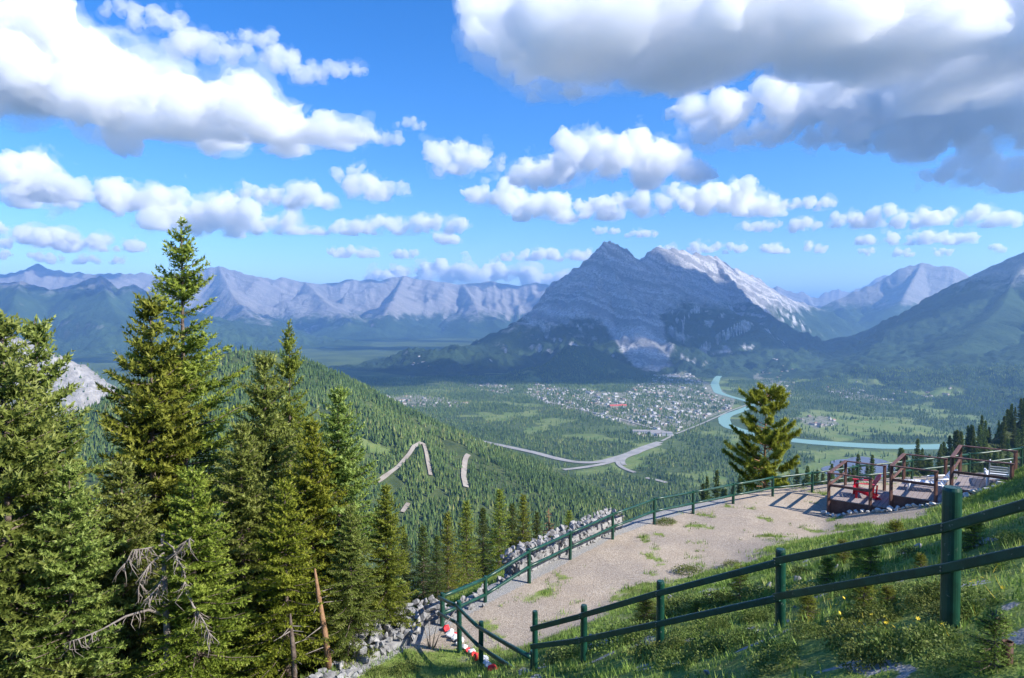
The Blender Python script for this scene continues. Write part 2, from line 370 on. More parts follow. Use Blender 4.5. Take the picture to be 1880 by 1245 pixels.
# ---------------------------------------------------------------- ground materials
def terrain_mat(name, tree_line, spread, rock_a, rock_b, steep=.42, bump_d=14., patch=0.0, cover=(.018, .04, .022), cover2=(.05, .085, .03)):
    m, t, s = new_mat(name)
    p = pos(t); sx = N(t, 'ShaderNodeSeparateXYZ'); t.links.new(p, sx.inputs[0])
    g = t.nodes.new('ShaderNodeNewGeometry'); sn = N(t, 'ShaderNodeSeparateXYZ'); t.links.new(g.outputs['Normal'], sn.inputs[0])
    big = noise_tex(t, .0022, 5, .6, p); mid = noise_tex(t, .011, 5, .65, p); fine = noise_tex(t, .05, 4, .7, p)
    h = math_(t, 'ADD', math_(t, 'ADD', sx.outputs['Z'], attr(t, 'tl')), math_(t, 'MULTIPLY', math_(t, 'SUBTRACT', math_(t, 'ADD', big, math_(t, 'MULTIPLY', mid, .6)), .8), spread * 2.2))
    rk = mapr(t, h, tree_line - spread * .35, tree_line + spread * .35)
    st = mapr(t, math_(t, 'SUBTRACT', 1.0, math_(t, 'ADD', sn.outputs['Z'], math_(t, 'MULTIPLY', math_(t, 'SUBTRACT', mid, .5), .35))), steep - .08, steep + .08)
    st = math_(t, 'MULTIPLY', st, mapr(t, sx.outputs['Z'], tree_line - spread * 2.6, tree_line - spread * 1.2))
    rk = math_(t, 'MAXIMUM', rk, st)
    if patch: rk = math_(t, 'MAXIMUM', rk, mapr(t, math_(t, 'ADD', mid, math_(t, 'MULTIPLY', fine, .4)), 1.06 - patch, 1.12 - patch))
    # tilted beds of limestone
    bed = N(t, 'ShaderNodeTexNoise', noise_dimensions='1D'); bed.inputs['Scale'].default_value = .009; bed.inputs['Detail'].default_value = 5
    co = math_(t, 'ADD', math_(t, 'ADD', math_(t, 'MULTIPLY', sx.outputs['X'], .42), math_(t, 'MULTIPLY', sx.outputs['Y'], .18)), math_(t, 'ADD', sx.outputs['Z'], math_(t, 'MULTIPLY', big, 420.)))
    t.links.new(co, bed.inputs['W'])
    rc = mix(t, mapr(t, bed.outputs['Fac'], .35, .65), rock_a, rock_b)
    rc = mix(t, mapr(t, fine, .35, .7), rc, tuple(c * .72 for c in rock_a))
    fo = mix(t, mapr(t, fine, .3, .7), cover, cover2)
    fo = mix(t, mapr(t, big, .42, .62, 0, .5), fo, tuple(c * 1.5 for c in cover2))
    md = mix(t, mapr(t, mid, .3, .7), (.10, .16, .04), (.19, .22, .075))
    fo = mix(t, attr(t, 'mead'), fo, md)
    fo = mix(t, attr(t, 'town'), fo, mix(t, mapr(t, fine, .4, .6), (.10, .13, .06), (.26, .24, .20)))
    t.links.new(mix(t, rk, fo, rc), s.inputs['Base Color'])
    s.inputs['Roughness'].default_value = .95; s.inputs['Specular IOR Level'].default_value = .1
    hb = math_(t, 'ADD', math_(t, 'MULTIPLY', fine, 1.0), math_(t, 'MULTIPLY', mid, 1.6))
    bump(t, hb, .8, bump_d, s); return m
M_slab = terrain_mat('slab_mountain', -90., 230., (.30, .30, .31), (.68, .66, .64), .40, 26., .0, (.014, .034, .02), (.035, .06, .026))
M_knoll = terrain_mat('knoll_woods', -190., 60., (.30, .28, .27), (.38, .36, .34), .45, 10.)
M_right = terrain_mat('wooded_mountain', 300., 220., (.26, .27, .26), (.36, .35, .33), .5, 12., .0, (.014, .034, .02), (.034, .06, .026))
M_gap = terrain_mat('gap_mountain', 150., 260., (.27, .265, .26), (.38, .36, .34), .40, 30.)
M_far = terrain_mat('far_range_rock', -60., 300., (.33, .315, .30), (.50, .465, .435), .34, 60.)
M_left = terrain_mat('left_mountain', 430., 330., (.24, .235, .24), (.34, .33, .32), .42, 26.)
M_cliff = terrain_mat('cliff_spur', -330., 160., (.30, .285, .265), (.42, .40, .37), .22, 10.)
M_hill = terrain_mat('wooded_shoulder', 500., 60., (.42, .40, .36), (.52, .50, .46), .8, 3., .06, (.03, .05, .02), (.075, .095, .033))
M_own = terrain_mat('own_slope', 500., 60., (.36, .34, .30), (.45, .43, .38), .8, 2., .0, (.03, .045, .018), (.07, .085, .03))
M_val = terrain_mat('valley_floor', 900., 60., (.4, .4, .38), (.5, .5, .46), .9, 5., .0, (.03, .055, .022), (.08, .11, .035))
KEY = {**{k: ('mountain', M_slab) for k in range(1, 7)}, 7: ('hill', M_knoll), **{k: ('mountain', M_right) for k in (8, 9, 10)},
       **{k: ('mountain', M_gap) for k in (11, 12)}, **{k: ('mountain_range', M_far) for k in range(13, 20)},
       **{k: ('mountain', M_left) for k in (20, 21, 22)}, 23: ('cliff_spur', M_cliff), 24: ('hillside', M_hill), 25: ('hillside', M_own), 0: ('valley_floor', M_val)}
GID = {}; order = []
for k, (nm, mt) in sorted(KEY.items()):
    kk = mt.name
    if k == 13: kk += '_right'
    if kk not in order: order.append(kk)
    GID[k] = order.index(kk)
gv = np.array([GID[k] for k in range(len(RIDGES) + 1)])[TID]
nr, na = TX.shape
vid = np.arange(nr * na).reshape(nr, na)
quads = np.stack([vid[:-1, :-1], vid[:-1, 1:], vid[1:, 1:], vid[1:, :-1]], -1).reshape(-1, 4)
gq = gv.ravel()[quads].max(1)
co = np.stack([TX, TY, TZ], -1).reshape(-1, 3)
for gi, kk in enumerate(order):
    q = quads[gq == gi]
    if not len(q): continue
    used, inv = np.unique(q, return_inverse=True)
    nm, mt = next(v for k, v in KEY.items() if GID[k] == gi)
    me = make_mesh(nm, co[used], inv.reshape(-1, 4)[:, ::-1], [mt], True, {'mead': mead.ravel()[used], 'town': town_w.ravel()[used], 'tl': tl.ravel()[used]})
    tag(link(nm, me), kind='structure')
# ---------------------------------------------------------------- river, pond, roads
def ribbon(name, pts, widths, mat, dz, drape=False, step=12.):
    pts = np.array(pts); s = np.concatenate([[0], np.cumsum(np.linalg.norm(np.diff(pts[:, :2], axis=0), axis=1))])
    n = max(8, int(s[-1] / step)); q = np.linspace(0, s[-1], n)
    # smooth the corners
    xs = np.interp(q, s, pts[:, 0]); ys = np.interp(q, s, pts[:, 1]); k = max(3, n // 40)
    pad = lambda a: np.convolve(np.pad(a, k, mode='edge'), np.ones(2*k+1)/(2*k+1), 'valid')
    xs, ys = pad(xs), pad(ys); w = np.interp(q, s, widths if hasattr(widths, '__len__') else [widths]*len(s))
    w = w * (1 + .12 * noise2(q/60., q*0, 3))
    tx, ty = np.gradient(xs), np.gradient(ys); L = np.hypot(tx, ty) + 1e-9
    rows = []
    for f in (-.5, -.25, 0, .25, .5):
        x = xs - ty/L*w*f; y = ys + tx/L*w*f
        rows.append(np.stack([x, y, (height(x, y) if drape else np.full(n, ZV)) + dz], -1))
    v = np.stack(rows, 1).reshape(-1, 3); ii = np.arange(n*5).reshape(n, 5)
    f = np.stack([ii[:-1, :-1], ii[1:, :-1], ii[1:, 1:], ii[:-1, 1:]], -1).reshape(-1, 4)
    return tag(link(name, make_mesh(name, v, f, [mat], True)), kind='structure')
m, t, s = new_mat('glacial_river'); s.inputs['Base Color'].default_value = (.20, .34, .29, 1); s.inputs['Roughness'].default_value = .5; s.inputs['Specular IOR Level'].default_value = .25
bump(t, noise_tex(t, .2, 3, .5, pos(t)), .15, .3, s); M_river = m
m, t, s = new_mat('pond_water'); s.inputs['Base Color'].default_value = (.12, .125, .15, 1); s.inputs['Roughness'].default_value = .35; s.inputs['Specular IOR Level'].default_value = .3
bump(t, noise_tex(t, .3, 3, .5, pos(t)), .1, .2, s); M_pond = m
M_road = simple_mat('pale_road', (.25, .24, .22), (.36, .34, .31), .02, .9, 0)
M_cut = simple_mat('road_cut', (.25, .21, .165), (.36, .32, .27), .03, .95, 0)
ribbon('river', RIVER, [36, 46, 58, 52, 38, 38, 46, 52, 55, 70, 88, 96, 94, 88, 70], M_river, 1.2)
pd = np.array(POND); pc = pd.mean(0); ang = np.linspace(0, 2*np.pi, 97)[:-1]
pr = np.interp(ang, *(lambda a, r: (np.concatenate([a-2*np.pi, a, a+2*np.pi]), np.tile(r, 3)))(*map(np.array, zip(*sorted((math.atan2(y-pc[1], x-pc[0]) % (2*np.pi), math.hypot(x-pc[0], y-pc[1])) for x, y, _ in pd)))))
pr = pr * (1 + .07 * noise2(ang*2.5, ang*0, 5))
pv = np.concatenate([[[pc[0], pc[1], ZV+1.3]], np.stack([pc[0]+pr*np.cos(ang), pc[1]+pr*np.sin(ang), np.full(96, ZV+1.3)], -1)])
tag(link('pond', make_mesh('pond', pv, [(0, 1+k, 1+(k+1) % 96) for k in range(96)], [M_pond])), kind='structure')
for i, l in enumerate(ROADS): ribbon('road', l, [30, 22, 16, 16, 11, 16, 10][i], M_road, 2.0 + .12*i)
for i, l in enumerate(SWITCH): ribbon('road', l, [8, 7, 10, 7][i], M_cut, 2.5, True, 6.)
# ---------------------------------------------------------------- distant forest: trees no one could count, one mesh
M_forest = leaf_mat('forest', [(0, (.052, .085, .025)), (.5, (.104, .148, .040)), (.85, (.17, .20, .056)), (1, (.24, .235, .085))], .15)
def scatter(n, r0, r1, a0, a1, rg):
    r = np.sqrt(rg.uniform(r0*r0, r1*r1, n)); a = np.radians(rg.uniform(a0, a1, n)); return r*np.sin(a), r*np.cos(a)
rg = np.random.default_rng(11)
xs, ys = map(np.concatenate, zip(scatter(150000, 1300, 5400, -39, 39, rg), scatter(34000, 480, 1500, -39, 39, rg), scatter(26000, 1000, 2100, -38, 3, rg)))
zs, ids = height(xs, ys, True)
keep = rg.uniform(0, 1, len(xs)) < np.clip(.74 + 1.1 * fbm(xs/240, ys/240, 21, 3), .14, 1)
md = np.zeros(len(xs))
mjx, mjy = 55*fbm(xs/140, ys/140, 201, 3), 55*fbm(xs/140, ys/140, 202, 3)
for q in MEADOWS: md = np.maximum(md, in_poly(xs + mjx, ys + mjy, q))
md = np.maximum(md, smooth(.38, .5, fbm(xs/330, ys/260, 8, 4)) * (zs < ZV + 60))
keep &= rg.uniform(0, 1, len(xs)) > md * (.97 - .5*smooth(.05, .4, fbm(xs/90, ys/90, 203, 3)))
tw = np.zeros(len(xs), bool)
for q in TOWN: tw |= in_poly(xs, ys, q)
keep &= ~(tw & (rg.uniform(0, 1, len(xs)) > .62))
keep &= ~in_poly(xs, ys, [p + (p - pc) * .12 for p in pd])
rd = seg_dist(xs, ys, np.array(RIVER))[0]; keep &= rd > 80
rdy = seg_dist(xs, ys + 60, np.array(RIVER))[0]; keep &= rdy > 70
keep &= road_dist(xs, ys, ROADS[:4]) > 26
keep &= (road_dist(xs, ys + 24, ROADS[:4]) > 24) & (road_dist(xs, ys + 52, ROADS[:4]) > 20)
keep &= road_dist(xs, ys, ROADS[4:]) > 15
keep &= (road_dist(xs, ys, SWITCH) > 7) & (road_dist(xs, ys + 11, SWITCH) > 7)
pu, pvv = proj(xs, ys, zs)
keep &= (pvv < 1120) & (pu > -120) & (pu < 2000) & ~((ids == 23) & (rg.uniform(0, 1, len(xs)) < .8))
keep &= ~((ids == 24) & (fbm(xs/70, ys/70, 52, 3) > .42))
keep &= ~((ids == 25) & (np.hypot(xs, ys) < 640))
xs, ys, zs, ids = xs[keep], ys[keep], zs[keep], ids[keep]
def low_trees(xs, ys, zs, hgt, rad, rg):
    n = len(xs); K = 4
    th = rg.uniform(0, 6.28, (n, 1)) + np.arange(K) * 2*np.pi/K
    jit = rg.uniform(.72, 1.25, (n, K))
    v = np.zeros((n, 2*K + 2, 3))
    for lv, (zb, zt, rf) in enumerate(((.08, .72, 1.0), (.45, 1.0, .62))):
        o = lv*(K+1)
        v[:, o, 0] = xs; v[:, o, 1] = ys; v[:, o, 2] = zs + hgt*zt
        v[:, o+1:o+1+K, 0] = xs[:, None] + np.cos(th + lv)*rad[:, None]*rf*jit
        v[:, o+1:o+1+K, 1] = ys[:, None] + np.sin(th + lv)*rad[:, None]*rf*jit
        v[:, o+1:o+1+K, 2] = (zs + hgt*zb)[:, None] - hgt[:, None]*.06*(jit-1)
    f = []
    for lv in (0, 1):
        o = lv*(K+1)
        for k in range(K): f.append((o, o+1+k, o+1+(k+1) % K))
    f = (np.array(f)[None] + (np.arange(n)*(2*K+2))[:, None, None]).reshape(-1, 3)
    tint = np.repeat(np.clip(rg.normal(.42, .22, n) + .35*fbm(xs/300, ys/300, 88, 2), 0, 1), 2*K+2)
    return v.reshape(-1, 3), f, tint
hg = 6 + 15*rg.beta(2.2, 2.0, len(xs)) * np.where(ids == 24, .8, 1)
v, f, tint = low_trees(xs, ys, zs - .8, hg, hg * rg.uniform(.14, .29, len(xs)), rg)
tag(link('forest', make_mesh('forest', v, f, [M_forest], False, {'tint': tint})),
    'dense conifer forest covering the valley floor and lower slopes', 'forest', kind='stuff')
N_FOREST = len(xs)
# ---------------------------------------------------------------- clouds: flat-based cumulus about 1.5 km above, each a closed body of scattering droplets
m = bpy.data.materials.new('cloud'); m.use_nodes = True; t = m.node_tree; t.nodes.clear()
vs_ = t.nodes.new('ShaderNodeVolumeScatter'); vs_.inputs['Color'].default_value = (1, 1, 1, 1)
vs_.inputs['Density'].default_value = .0088; vs_.inputs['Anisotropy'].default_value = 0.15
t.links.new(vs_.outputs[0], t.nodes.new('ShaderNodeOutputMaterial').inputs['Volume']); M_cloud = m
M_veil = m.copy(); M_veil.name = 'cloud_veil'
next(n for n in M_veil.node_tree.nodes if n.type == 'VOLUME_SCATTER').inputs['Density'].default_value = .0016
def cloud_body(P4, vox, seed, amp, base, wisp=0.0):
    P4 = np.array(P4, np.float32); rm = float(P4[:, 3].mean())
    lo = (P4[:, :3] - P4[:, 3:]*1.45).min(0); hi = (P4[:, :3] + P4[:, 3:]*1.45).max(0); lo[2] = max(lo[2], base - rm*.3)
    n = np.ceil((hi-lo)/vox).astype(int) + 1
    g = [lo[i] + np.arange(n[i], dtype=np.float32)*vox for i in range(3)]
    X, Y, Z = np.meshgrid(*g, indexing='ij')
    acc = np.zeros(X.shape, np.float32); k = 6.5 / rm
    for x, y, z, r in P4: acc += np.exp(np.clip(-k*(np.sqrt((X-x)**2 + (Y-y)**2 + (Z-z)**2) - r), -30, 30))
    d = -np.log(acc + 1e-12) / k
    band = np.abs(d) < amp*rm*2.6
    bx, by, bz = X[band], Y[band], Z[band]
    nz = 0; a = 1.0; f = 1 / (rm*1.9)
    wx_ = noise3(bx/(rm*2.2), by/(rm*2.2), bz/(rm*2.2), seed + 41)*rm*.7
    bx = bx + wx_; bz = bz + .6*wx_
    for o in range(6):
        q = noise3(bx*f, by*f, bz*f*1.2, seed*13 + o)
        nz = nz + a * (.40 - np.abs(q)*1.75 if o < 4 else q*.9); a *= .60; f *= 2.1
    nz = nz + wisp * 1.5 * noise3(bx/(rm*3.2), by/(rm*3.2), bz/(rm*2.4), seed + 70)
    d[band] -= amp*rm*nz
    und = noise3(X[:, :, 0]/(rm*.9), Y[:, :, 0]/(rm*.9), X[:, :, 0]*0, seed+9) + .4*noise3(X[:, :, 0]/(rm*.3), Y[:, :, 0]/(rm*.3), X[:, :, 0]*0, seed+19)
    d = np.maximum(d, (base + rm*.16*und)[:, :, None] - Z)
    import openvdb
    gr = openvdb.FloatGrid(1e3); gr.copyFromArray(np.pad(d, 1, constant_values=vox).astype(np.float32))
    pts, qd = gr.convertToQuads(0.0)
    return (pts-1)*vox + lo, qd
def cloud(px, Y, base_v, label, seed, depth=1.0, amp=.42, res=6.0, wisp=.35, extra=(), veil=True):
    rg = np.random.default_rng(seed*7+1); s = Y / F; puffs = []
    zb = (HV - base_v) * s
    for (u, v, r) in px:
        for j in range(9):
            wd = 1.3 if r > 30 else (1.6 if r > 17 else 1.8)
            rr_ = r * s * (rg.uniform(.28, .60) * (1.25 if j == 0 else 1)) * (1 if r > 17 else 1.12)
            x, y, z = P(u + (0 if j == 0 else rg.uniform(-wd, wd)*r), v + (0 if j == 0 else rg.uniform(-.4, .7)*r), Y)
            puffs.append((x, Y + (0 if j == 0 else rg.normal(0, .75)*r*s*depth), max(z, zb + rr_*.2), rr_))
    puffs += list(extra)
    P4 = np.array(puffs); c = np.array([P4[:, 0].mean(), P4[:, 1].mean(), zb]); P4[:, :3] -= c
    pts, qd = cloud_body(P4, P4[:, 3].mean()/(res*.72), seed, amp, 0.0, wisp)
    o = link('cloud', make_mesh('cloud', pts, qd, [M_cloud], True), None, c)
    if veil:   # thin torn vapour round the dense body
        Q = P4.copy(); Q[:, 3] *= 1.12; Q[:, 0] += rg.normal(0, .35, len(Q))*Q[:, 3]; Q[:, 2] += rg.normal(0, .15, len(Q))*Q[:, 3]
        pts, qd = cloud_body(Q, Q[:, 3].mean()/(res*.5), seed + 200, 1.05, -.06*Q[:, 3].mean(), 1.0)
        if len(pts): link('veil', make_mesh('veil', pts, qd, [M_veil], True), o)['kind'] = 'stuff'
    return tag(o, label, 'cloud', 'fair-weather clouds')
try:
    import openvdb; HAVE_VDB = True
except Exception: HAVE_VDB = False
CLOUDS = [
 ([(20,120,115),(120,140,105),(220,170,100),(320,195,85),(410,212,72),(490,228,62),(560,246,48),(625,262,32),(40,45,85),(140,85,60),(660,262,18)], 5900, 262, 'huge long white cloud bank sloping down across the upper left', 1, 1.2, 9.5),
 ([(235,22,18),(265,30,20),(310,52,28),(350,85,32),(395,95,28),(440,100,18)], 4100, 125, 'ragged white streak of cloud above the long upper-left bank', 2, .8, 5.5),
 ([(450,70,13),(485,82,20),(520,110,24),(545,128,20),(595,142,26),(635,133,18),(660,138,12)], 4500, 160, 'thin broken cloud streak right of the ragged upper-left streak', 3, .8, 5.5),
 ([(-40,330,50),(20,312,44),(65,322,44),(110,345,32)], 9100, 368, 'white cloud with grey base at the left edge below the big bank', 4, 1, 8.5),
 ([(150,360,28),(230,362,42),(300,378,46),(370,392,44),(440,402,36),(500,410,28),(540,420,16)], 11000, 432, 'long low white cloud behind the tallest spruce top', 5, 1, 8.5),
 ([(460,352,18),(515,360,26),(555,355,28),(590,370,16)], 9700, 384, 'small lens-shaped cloud above the end of the long low cloud', 6, .9, 5),
 ([(650,318,18),(680,340,28),(710,352,20),(738,345,10)], 8000, 372, 'ragged small cloud left of the twin puffs, mid sky', 7, .8, 5),
 ([(690,250,14),(722,258,14)], 5800, 272, 'little puff trailing off the tip of the upper-left bank', 8, .8, 4.5),
 ([(748,230,11),(768,234,9)], 5400, 244, 'tiny wisp just above the trailing puff', 9, .8, 4.5),
 ([(806,285,22),(845,282,30),(885,300,24),(830,308,20)], 7300, 335, 'knobbly cloud at the left of the cluster over the peak', 10, .9, 8.5),
 ([(950,322,22),(1015,312,36),(1080,292,46),(1150,272,44),(1215,290,46),(1258,312,26)], 8400, 350, 'tall heaped cloud, highest of the cluster over the peak', 11, 1, 9),
 ([(890,352,26),(950,368,34),(1020,376,36),(1085,380,28),(1130,388,16)], 11000, 405, 'flat-based cloud lowest left in the cluster over the peak', 12, 1, 8.5),
 ([(1160,372,18),(1205,368,24),(1250,370,30),(1310,358,34),(1365,376,28),(1408,385,16)], 10700, 400, 'domed flat-based cloud at the right of the cluster over the peak', 13, 1, 8.5),
 ([(1270,210,30),(1350,198,42),(1430,195,55),(1520,190,62),(1610,178,72),(1700,165,80),(1800,170,85),(1890,180,85),(1550,240,38),(1650,248,34),(1380,245,22),(1980,190,90)], 6300, 276, 'broad bright cloud under the grey overhead cloud at the upper right', 15, 1.3, 8.5),
 ([(1735,312,26),(1800,308,38),(1860,312,40),(1920,320,42)], 8400, 350, 'white cloud at the right edge below the broad bright cloud', 16, 1, 8.5),
 ([(1460,374,12),(1488,374,15),(1514,376,11)], 10000, 387, 'small flat cloud alone right of the domed cloud', 17, .9, 4.5),
 ([(1545,402,17),(1598,398,22),(1650,404,17)], 12000, 420, 'flat cloud left of the two at the lower right sky', 18, .9, 5),
 ([(1700,402,15),(1730,395,20),(1785,398,24),(1840,405,18)], 12000, 418, 'flat cloud right of the two at the lower right sky', 19, .9, 5),
 ([(1385,417,11),(1412,417,12)], 13000, 427, 'left puff of the small pair above the slab ridge', 20, .8, 4.5),
 ([(1455,411,14),(1475,412,14)], 12500, 427, 'right puff of the small pair above the slab ridge', 21, .8, 4.5),
 ([(1590,440,12),(1640,438,15),(1700,437,17),(1755,438,14)], 15000, 450, 'thin pale layer cloud above the pyramid peak', 22, .9, 5),
 ([(595,430,15),(630,416,18),(672,420,17),(720,412,17),(780,410,20),(835,413,14)], 13000, 432, 'row of small joined puffs left of the cluster', 23, .9, 5),
 ([(628,462,13),(650,460,13),(680,466,10)], 18000, 474, 'small puff under the row, above the left range', 24, .9, 4.5),
 ([(733,466,10),(750,468,9)], 18000, 476, 'tiny round puff left of the horizon bank', 25, .9, 4.5),
 ([(805,437,11),(825,441,11)], 15000, 449, 'tiny puff under the right end of the row', 26, .9, 4.5),
 ([(690,505,14),(740,502,16),(800,494,22),(860,500,24),(920,502,24),(975,506,22),(1030,512,18)], 26000, 524, 'cream cloud bank on the horizon left of the slab peak', 27, 1, 5.5),
 ([(925,472,9),(965,469,12),(1010,467,14),(1060,470,12)], 18000, 480, 'narrow cloud just left of the slab peak summit', 28, .9, 5),
 ([(1100,424,8),(1122,424,8)], 14000, 431, 'left speck of cloud over the summit', 29, .8, 4),
 ([(1160,430,8),(1185,430,9)], 14000, 437, 'right speck of cloud over the summit', 30, .8, 4),
 ([(50,432,24),(110,440,26),(175,446,22),(240,452,14)], 17000, 464, 'hazy flat cloud above the far left peaks', 31, 1, 5),
 ([(10,468,9),(95,474,13),(160,476,11),(215,478,8)], 20000, 486, 'thin streak under the hazy flat cloud at far left', 32, .9, 4.5),
 ([(1225,458,11),(1290,457,14),(1350,456,13),(1425,458,12),(1500,454,11)], 21000, 466, 'long thin cloud strip behind the slab ridge', 33, .9, 5),
 ([(1590,462,8),(1660,464,10),(1730,460,9),(1830,455,9)], 24000, 472, 'faint strip of cloud behind the pyramid peak', 34, .9, 4.5),
]
if HAVE_VDB:
    for (px, Y, bv, lab, sd, dep, res) in CLOUDS:
        cloud(px, Y, bv, lab, sd, dep, .70, res, .55 if sd in (2, 3, 7, 8, 9) else .42)
    # the great overhead cloud: its dark base is seen from below, running back over the valley
    rg = np.random.default_rng(99); ex = []
    for k in range(68):
        x = rg.uniform(150, 3900); y = rg.uniform(3350, 4650) + .1*x
        ex.append((x, y, 1500 + rg.uniform(60, 330), rg.uniform(120, 300)))
    cloud([(900,30,46),(905,70,30),(960,90,48),(1040,80,60),(1020,160,26),(1060,140,34),(1110,110,46)], 4700, 178, 'vast grey-bottomed cloud reaching overhead at the top right', 14, 1, .6, 8.5, .5, ex)
    # higher cloud added mostly past the right edge to shade the slab mountain
    rg = np.random.default_rng(123); ex = [q for q in [(rg.uniform(3500, 7800), rg.uniform(4900, 7900), 2650 + rg.uniform(50, 300), rg.uniform(170, 360)) for k in range(150)] if q[0] > 3500 + (6300 - q[1])*.9]
    cloud([(2080, 30, 60), (2180, 20, 60)], 6500, 74, 'higher cloud field added past the right edge to shade the slab mountain', 35, 1, .55, 4.5, .4, ex)
# ---------------------------------------------------------------- the terrace we look down on
TOE = np.array([0.58, 16.0]); TN = np.array([.626, -.78])
EDGE = np.array([(-16, -4, 0), (-12, 6, 0), (-7.2, 12, 0), (-3.9, 15.2, 0), (-2.6, 17.0, 0), (-1.7, 18.3, 0), (-.3, 20.2, 0), (1.4, 22.4, 0), (3.0, 24.5, 0), (5.0, 26.5, 0), (7.0, 28.0, 0),
                 (9.0, 29.4, 0), (11.3, 30.6, 0), (13.5, 31.3, 0), (18.8, 33.0, 0), (27.5, 34.6, 0), (60, 40, 0)], float)
def near_h(x, y, detail=True):
    x = np.asarray(x, float); y = np.asarray(y, float)
    d = (x - TOE[0])*TN[0] + (y - TOE[1])*TN[1] - 3.4*smooth(8.5, 13.5, x + .25*(y - 25))
    dist, _, sd, _ = seg_dist(x, y, EDGE); e = np.where(sd > 0, dist, -dist)
    up = .26*(d + np.sqrt(d*d + 1.2)) * (1 - smooth(-1.0, 3.5, e))
    al_ = (x - 12.7)*.783 - (y - 27.1)*.622; b_ = (x - 12.7)*.622 + (y - 27.1)*.783
    up = up + .27*np.clip(al_ - .3, 0, 9)*smooth(-6, -2.6, b_)*(1 - smooth(3, 6, b_))*(1 - smooth(-1.0, 2.5, e))
    z = -8.0 + up - np.where(e > 0, .5*e + .5*smooth(0, .7, e), 0)
    if detail:
        g = smooth(.2, 2.5, d)
        z = z + (.03 + .09*g) * fbm(x/1.7, y/1.7, 3, 4) + .10*smooth(1, 5, e)*fbm(x/2.5, y/2.5, 6, 3)
    return z
def near_de(x, y):
    d = (np.asarray(x) - TOE[0])*TN[0] + (np.asarray(y) - TOE[1])*TN[1] - 3.4*smooth(8.5, 13.5, np.asarray(x) + .25*(np.asarray(y) - 25))
    dist, _, sd, _ = seg_dist(np.asarray(x, float), np.asarray(y, float), EDGE); return d, np.where(sd > 0, dist, -dist)
def near_hit(u, v):
    ys = np.linspace(2.5, 45, 1500); x = (u-CU)/F*ys; z = -(v-HV)/F*ys
    b = np.nonzero(near_h(x, ys) >= z)[0]; k = b[0] if len(b) else len(ys)-1
    return np.array([x[k], ys[k], float(near_h(x[k], ys[k]))])
gx = np.concatenate([np.arange(-46, -14, .8), np.arange(-14, 26, .2), np.arange(26, 52, .8)]); gy = np.concatenate([np.arange(-8, 34, .2), np.arange(34, 70, .8)])
GX, GY = np.meshgrid(gx, gy, indexing='ij'); GZ = near_h(GX, GY)
D, E_ = near_de(GX, GY)
wob = fbm(GX/2.2, GY/2.2, 9, 4)
grass_w = np.clip(smooth(-1.6, 1.5, D + wob*2.6) + smooth(-.1, .7, E_) + .6*smooth(.34, .6, fbm(GX/1.3, GY/1.3, 12, 3)) * (E_ < -.4), 0, 1)
grass_w = np.maximum(grass_w, .7*smooth(0, .8, 15.6 - GY + .5*wob + (GX + 1.2)*-.6) * (D < 2))
stone_w = smooth(.34, .55, fbm(GX/.7, GY/.7, 18, 4)) * smooth(.5, 3., D) * .85
stone_w = np.clip(stone_w + smooth(-1.3, -.3, E_) * (E_ < .2) * (GX < 9), 0, 1)
m, t, s = new_mat('terrace_ground'); p = pos(t)
n0 = noise_tex(t, .28, 4, .6, p); n1 = noise_tex(t, 1.1, 6, .65, p); n2 = noise_tex(t, 14, 5, .7, p); n3 = noise_tex(t, 55, 3, .6, p)
vo = t.nodes.new('ShaderNodeTexVoronoi'); vo.inputs['Scale'].default_value = 26; t.links.new(p, vo.inputs['Vector'])
grav = mix(t, mapr(t, n2, .3, .7), (.33, .265, .195), (.52, .44, .345))
grav = mix(t, mapr(t, n1, .35, .7, 0, .55), grav, (.34, .27, .20))
grav = mix(t, mapr(t, n0, .42, .6, 0, .75), grav, mix(t, mapr(t, n2, .3, .7), (.23, .19, .15), (.40, .345, .29)))
grav = mix(t, mapr(t, n3, .6, .8, 0, .5), grav, (.55, .51, .45))
gras = mix(t, mapr(t, n2, .3, .7), (.12, .18, .036), (.25, .32, .075)); gras = mix(t, mapr(t, n1, .4, .7, 0, .6), gras, (.13, .12, .05))
ston = mix(t, vo.outputs['Distance'], (.18, .18, .175), (.42, .41, .39))
c = mix(t, mapr(t, math_(t, 'ADD', attr(t, 'grass'), math_(t, 'MULTIPLY', math_(t, 'SUBTRACT', n2, .5), .7)), .35, .65), grav, gras)
c = mix(t, mapr(t, math_(t, 'ADD', attr(t, 'stone'), math_(t, 'MULTIPLY', math_(t, 'SUBTRACT', n2, .5), .6)), .45, .6), c, ston)
t.links.new(c, s.inputs['Base Color']); s.inputs['Roughness'].default_value = .95; s.inputs['Specular IOR Level'].default_value = .15
bump(t, math_(t, 'ADD', math_(t, 'MULTIPLY', n2, 1.2), math_(t, 'ADD', n3, vo.outputs['Distance'])), .6, .025, s)
ng, mg = GX.shape; vi = np.arange(ng*mg).reshape(ng, mg)
fq = np.stack([vi[:-1, :-1], vi[1:, :-1], vi[1:, 1:], vi[:-1, 1:]], -1).reshape(-1, 4)
tag(link('terrace_ground', make_mesh('terrace_ground', np.stack([GX, GY, GZ], -1).reshape(-1, 3), fq, [m], True,
    {'grass': grass_w.ravel(), 'stone': stone_w.ravel()})), kind='structure')
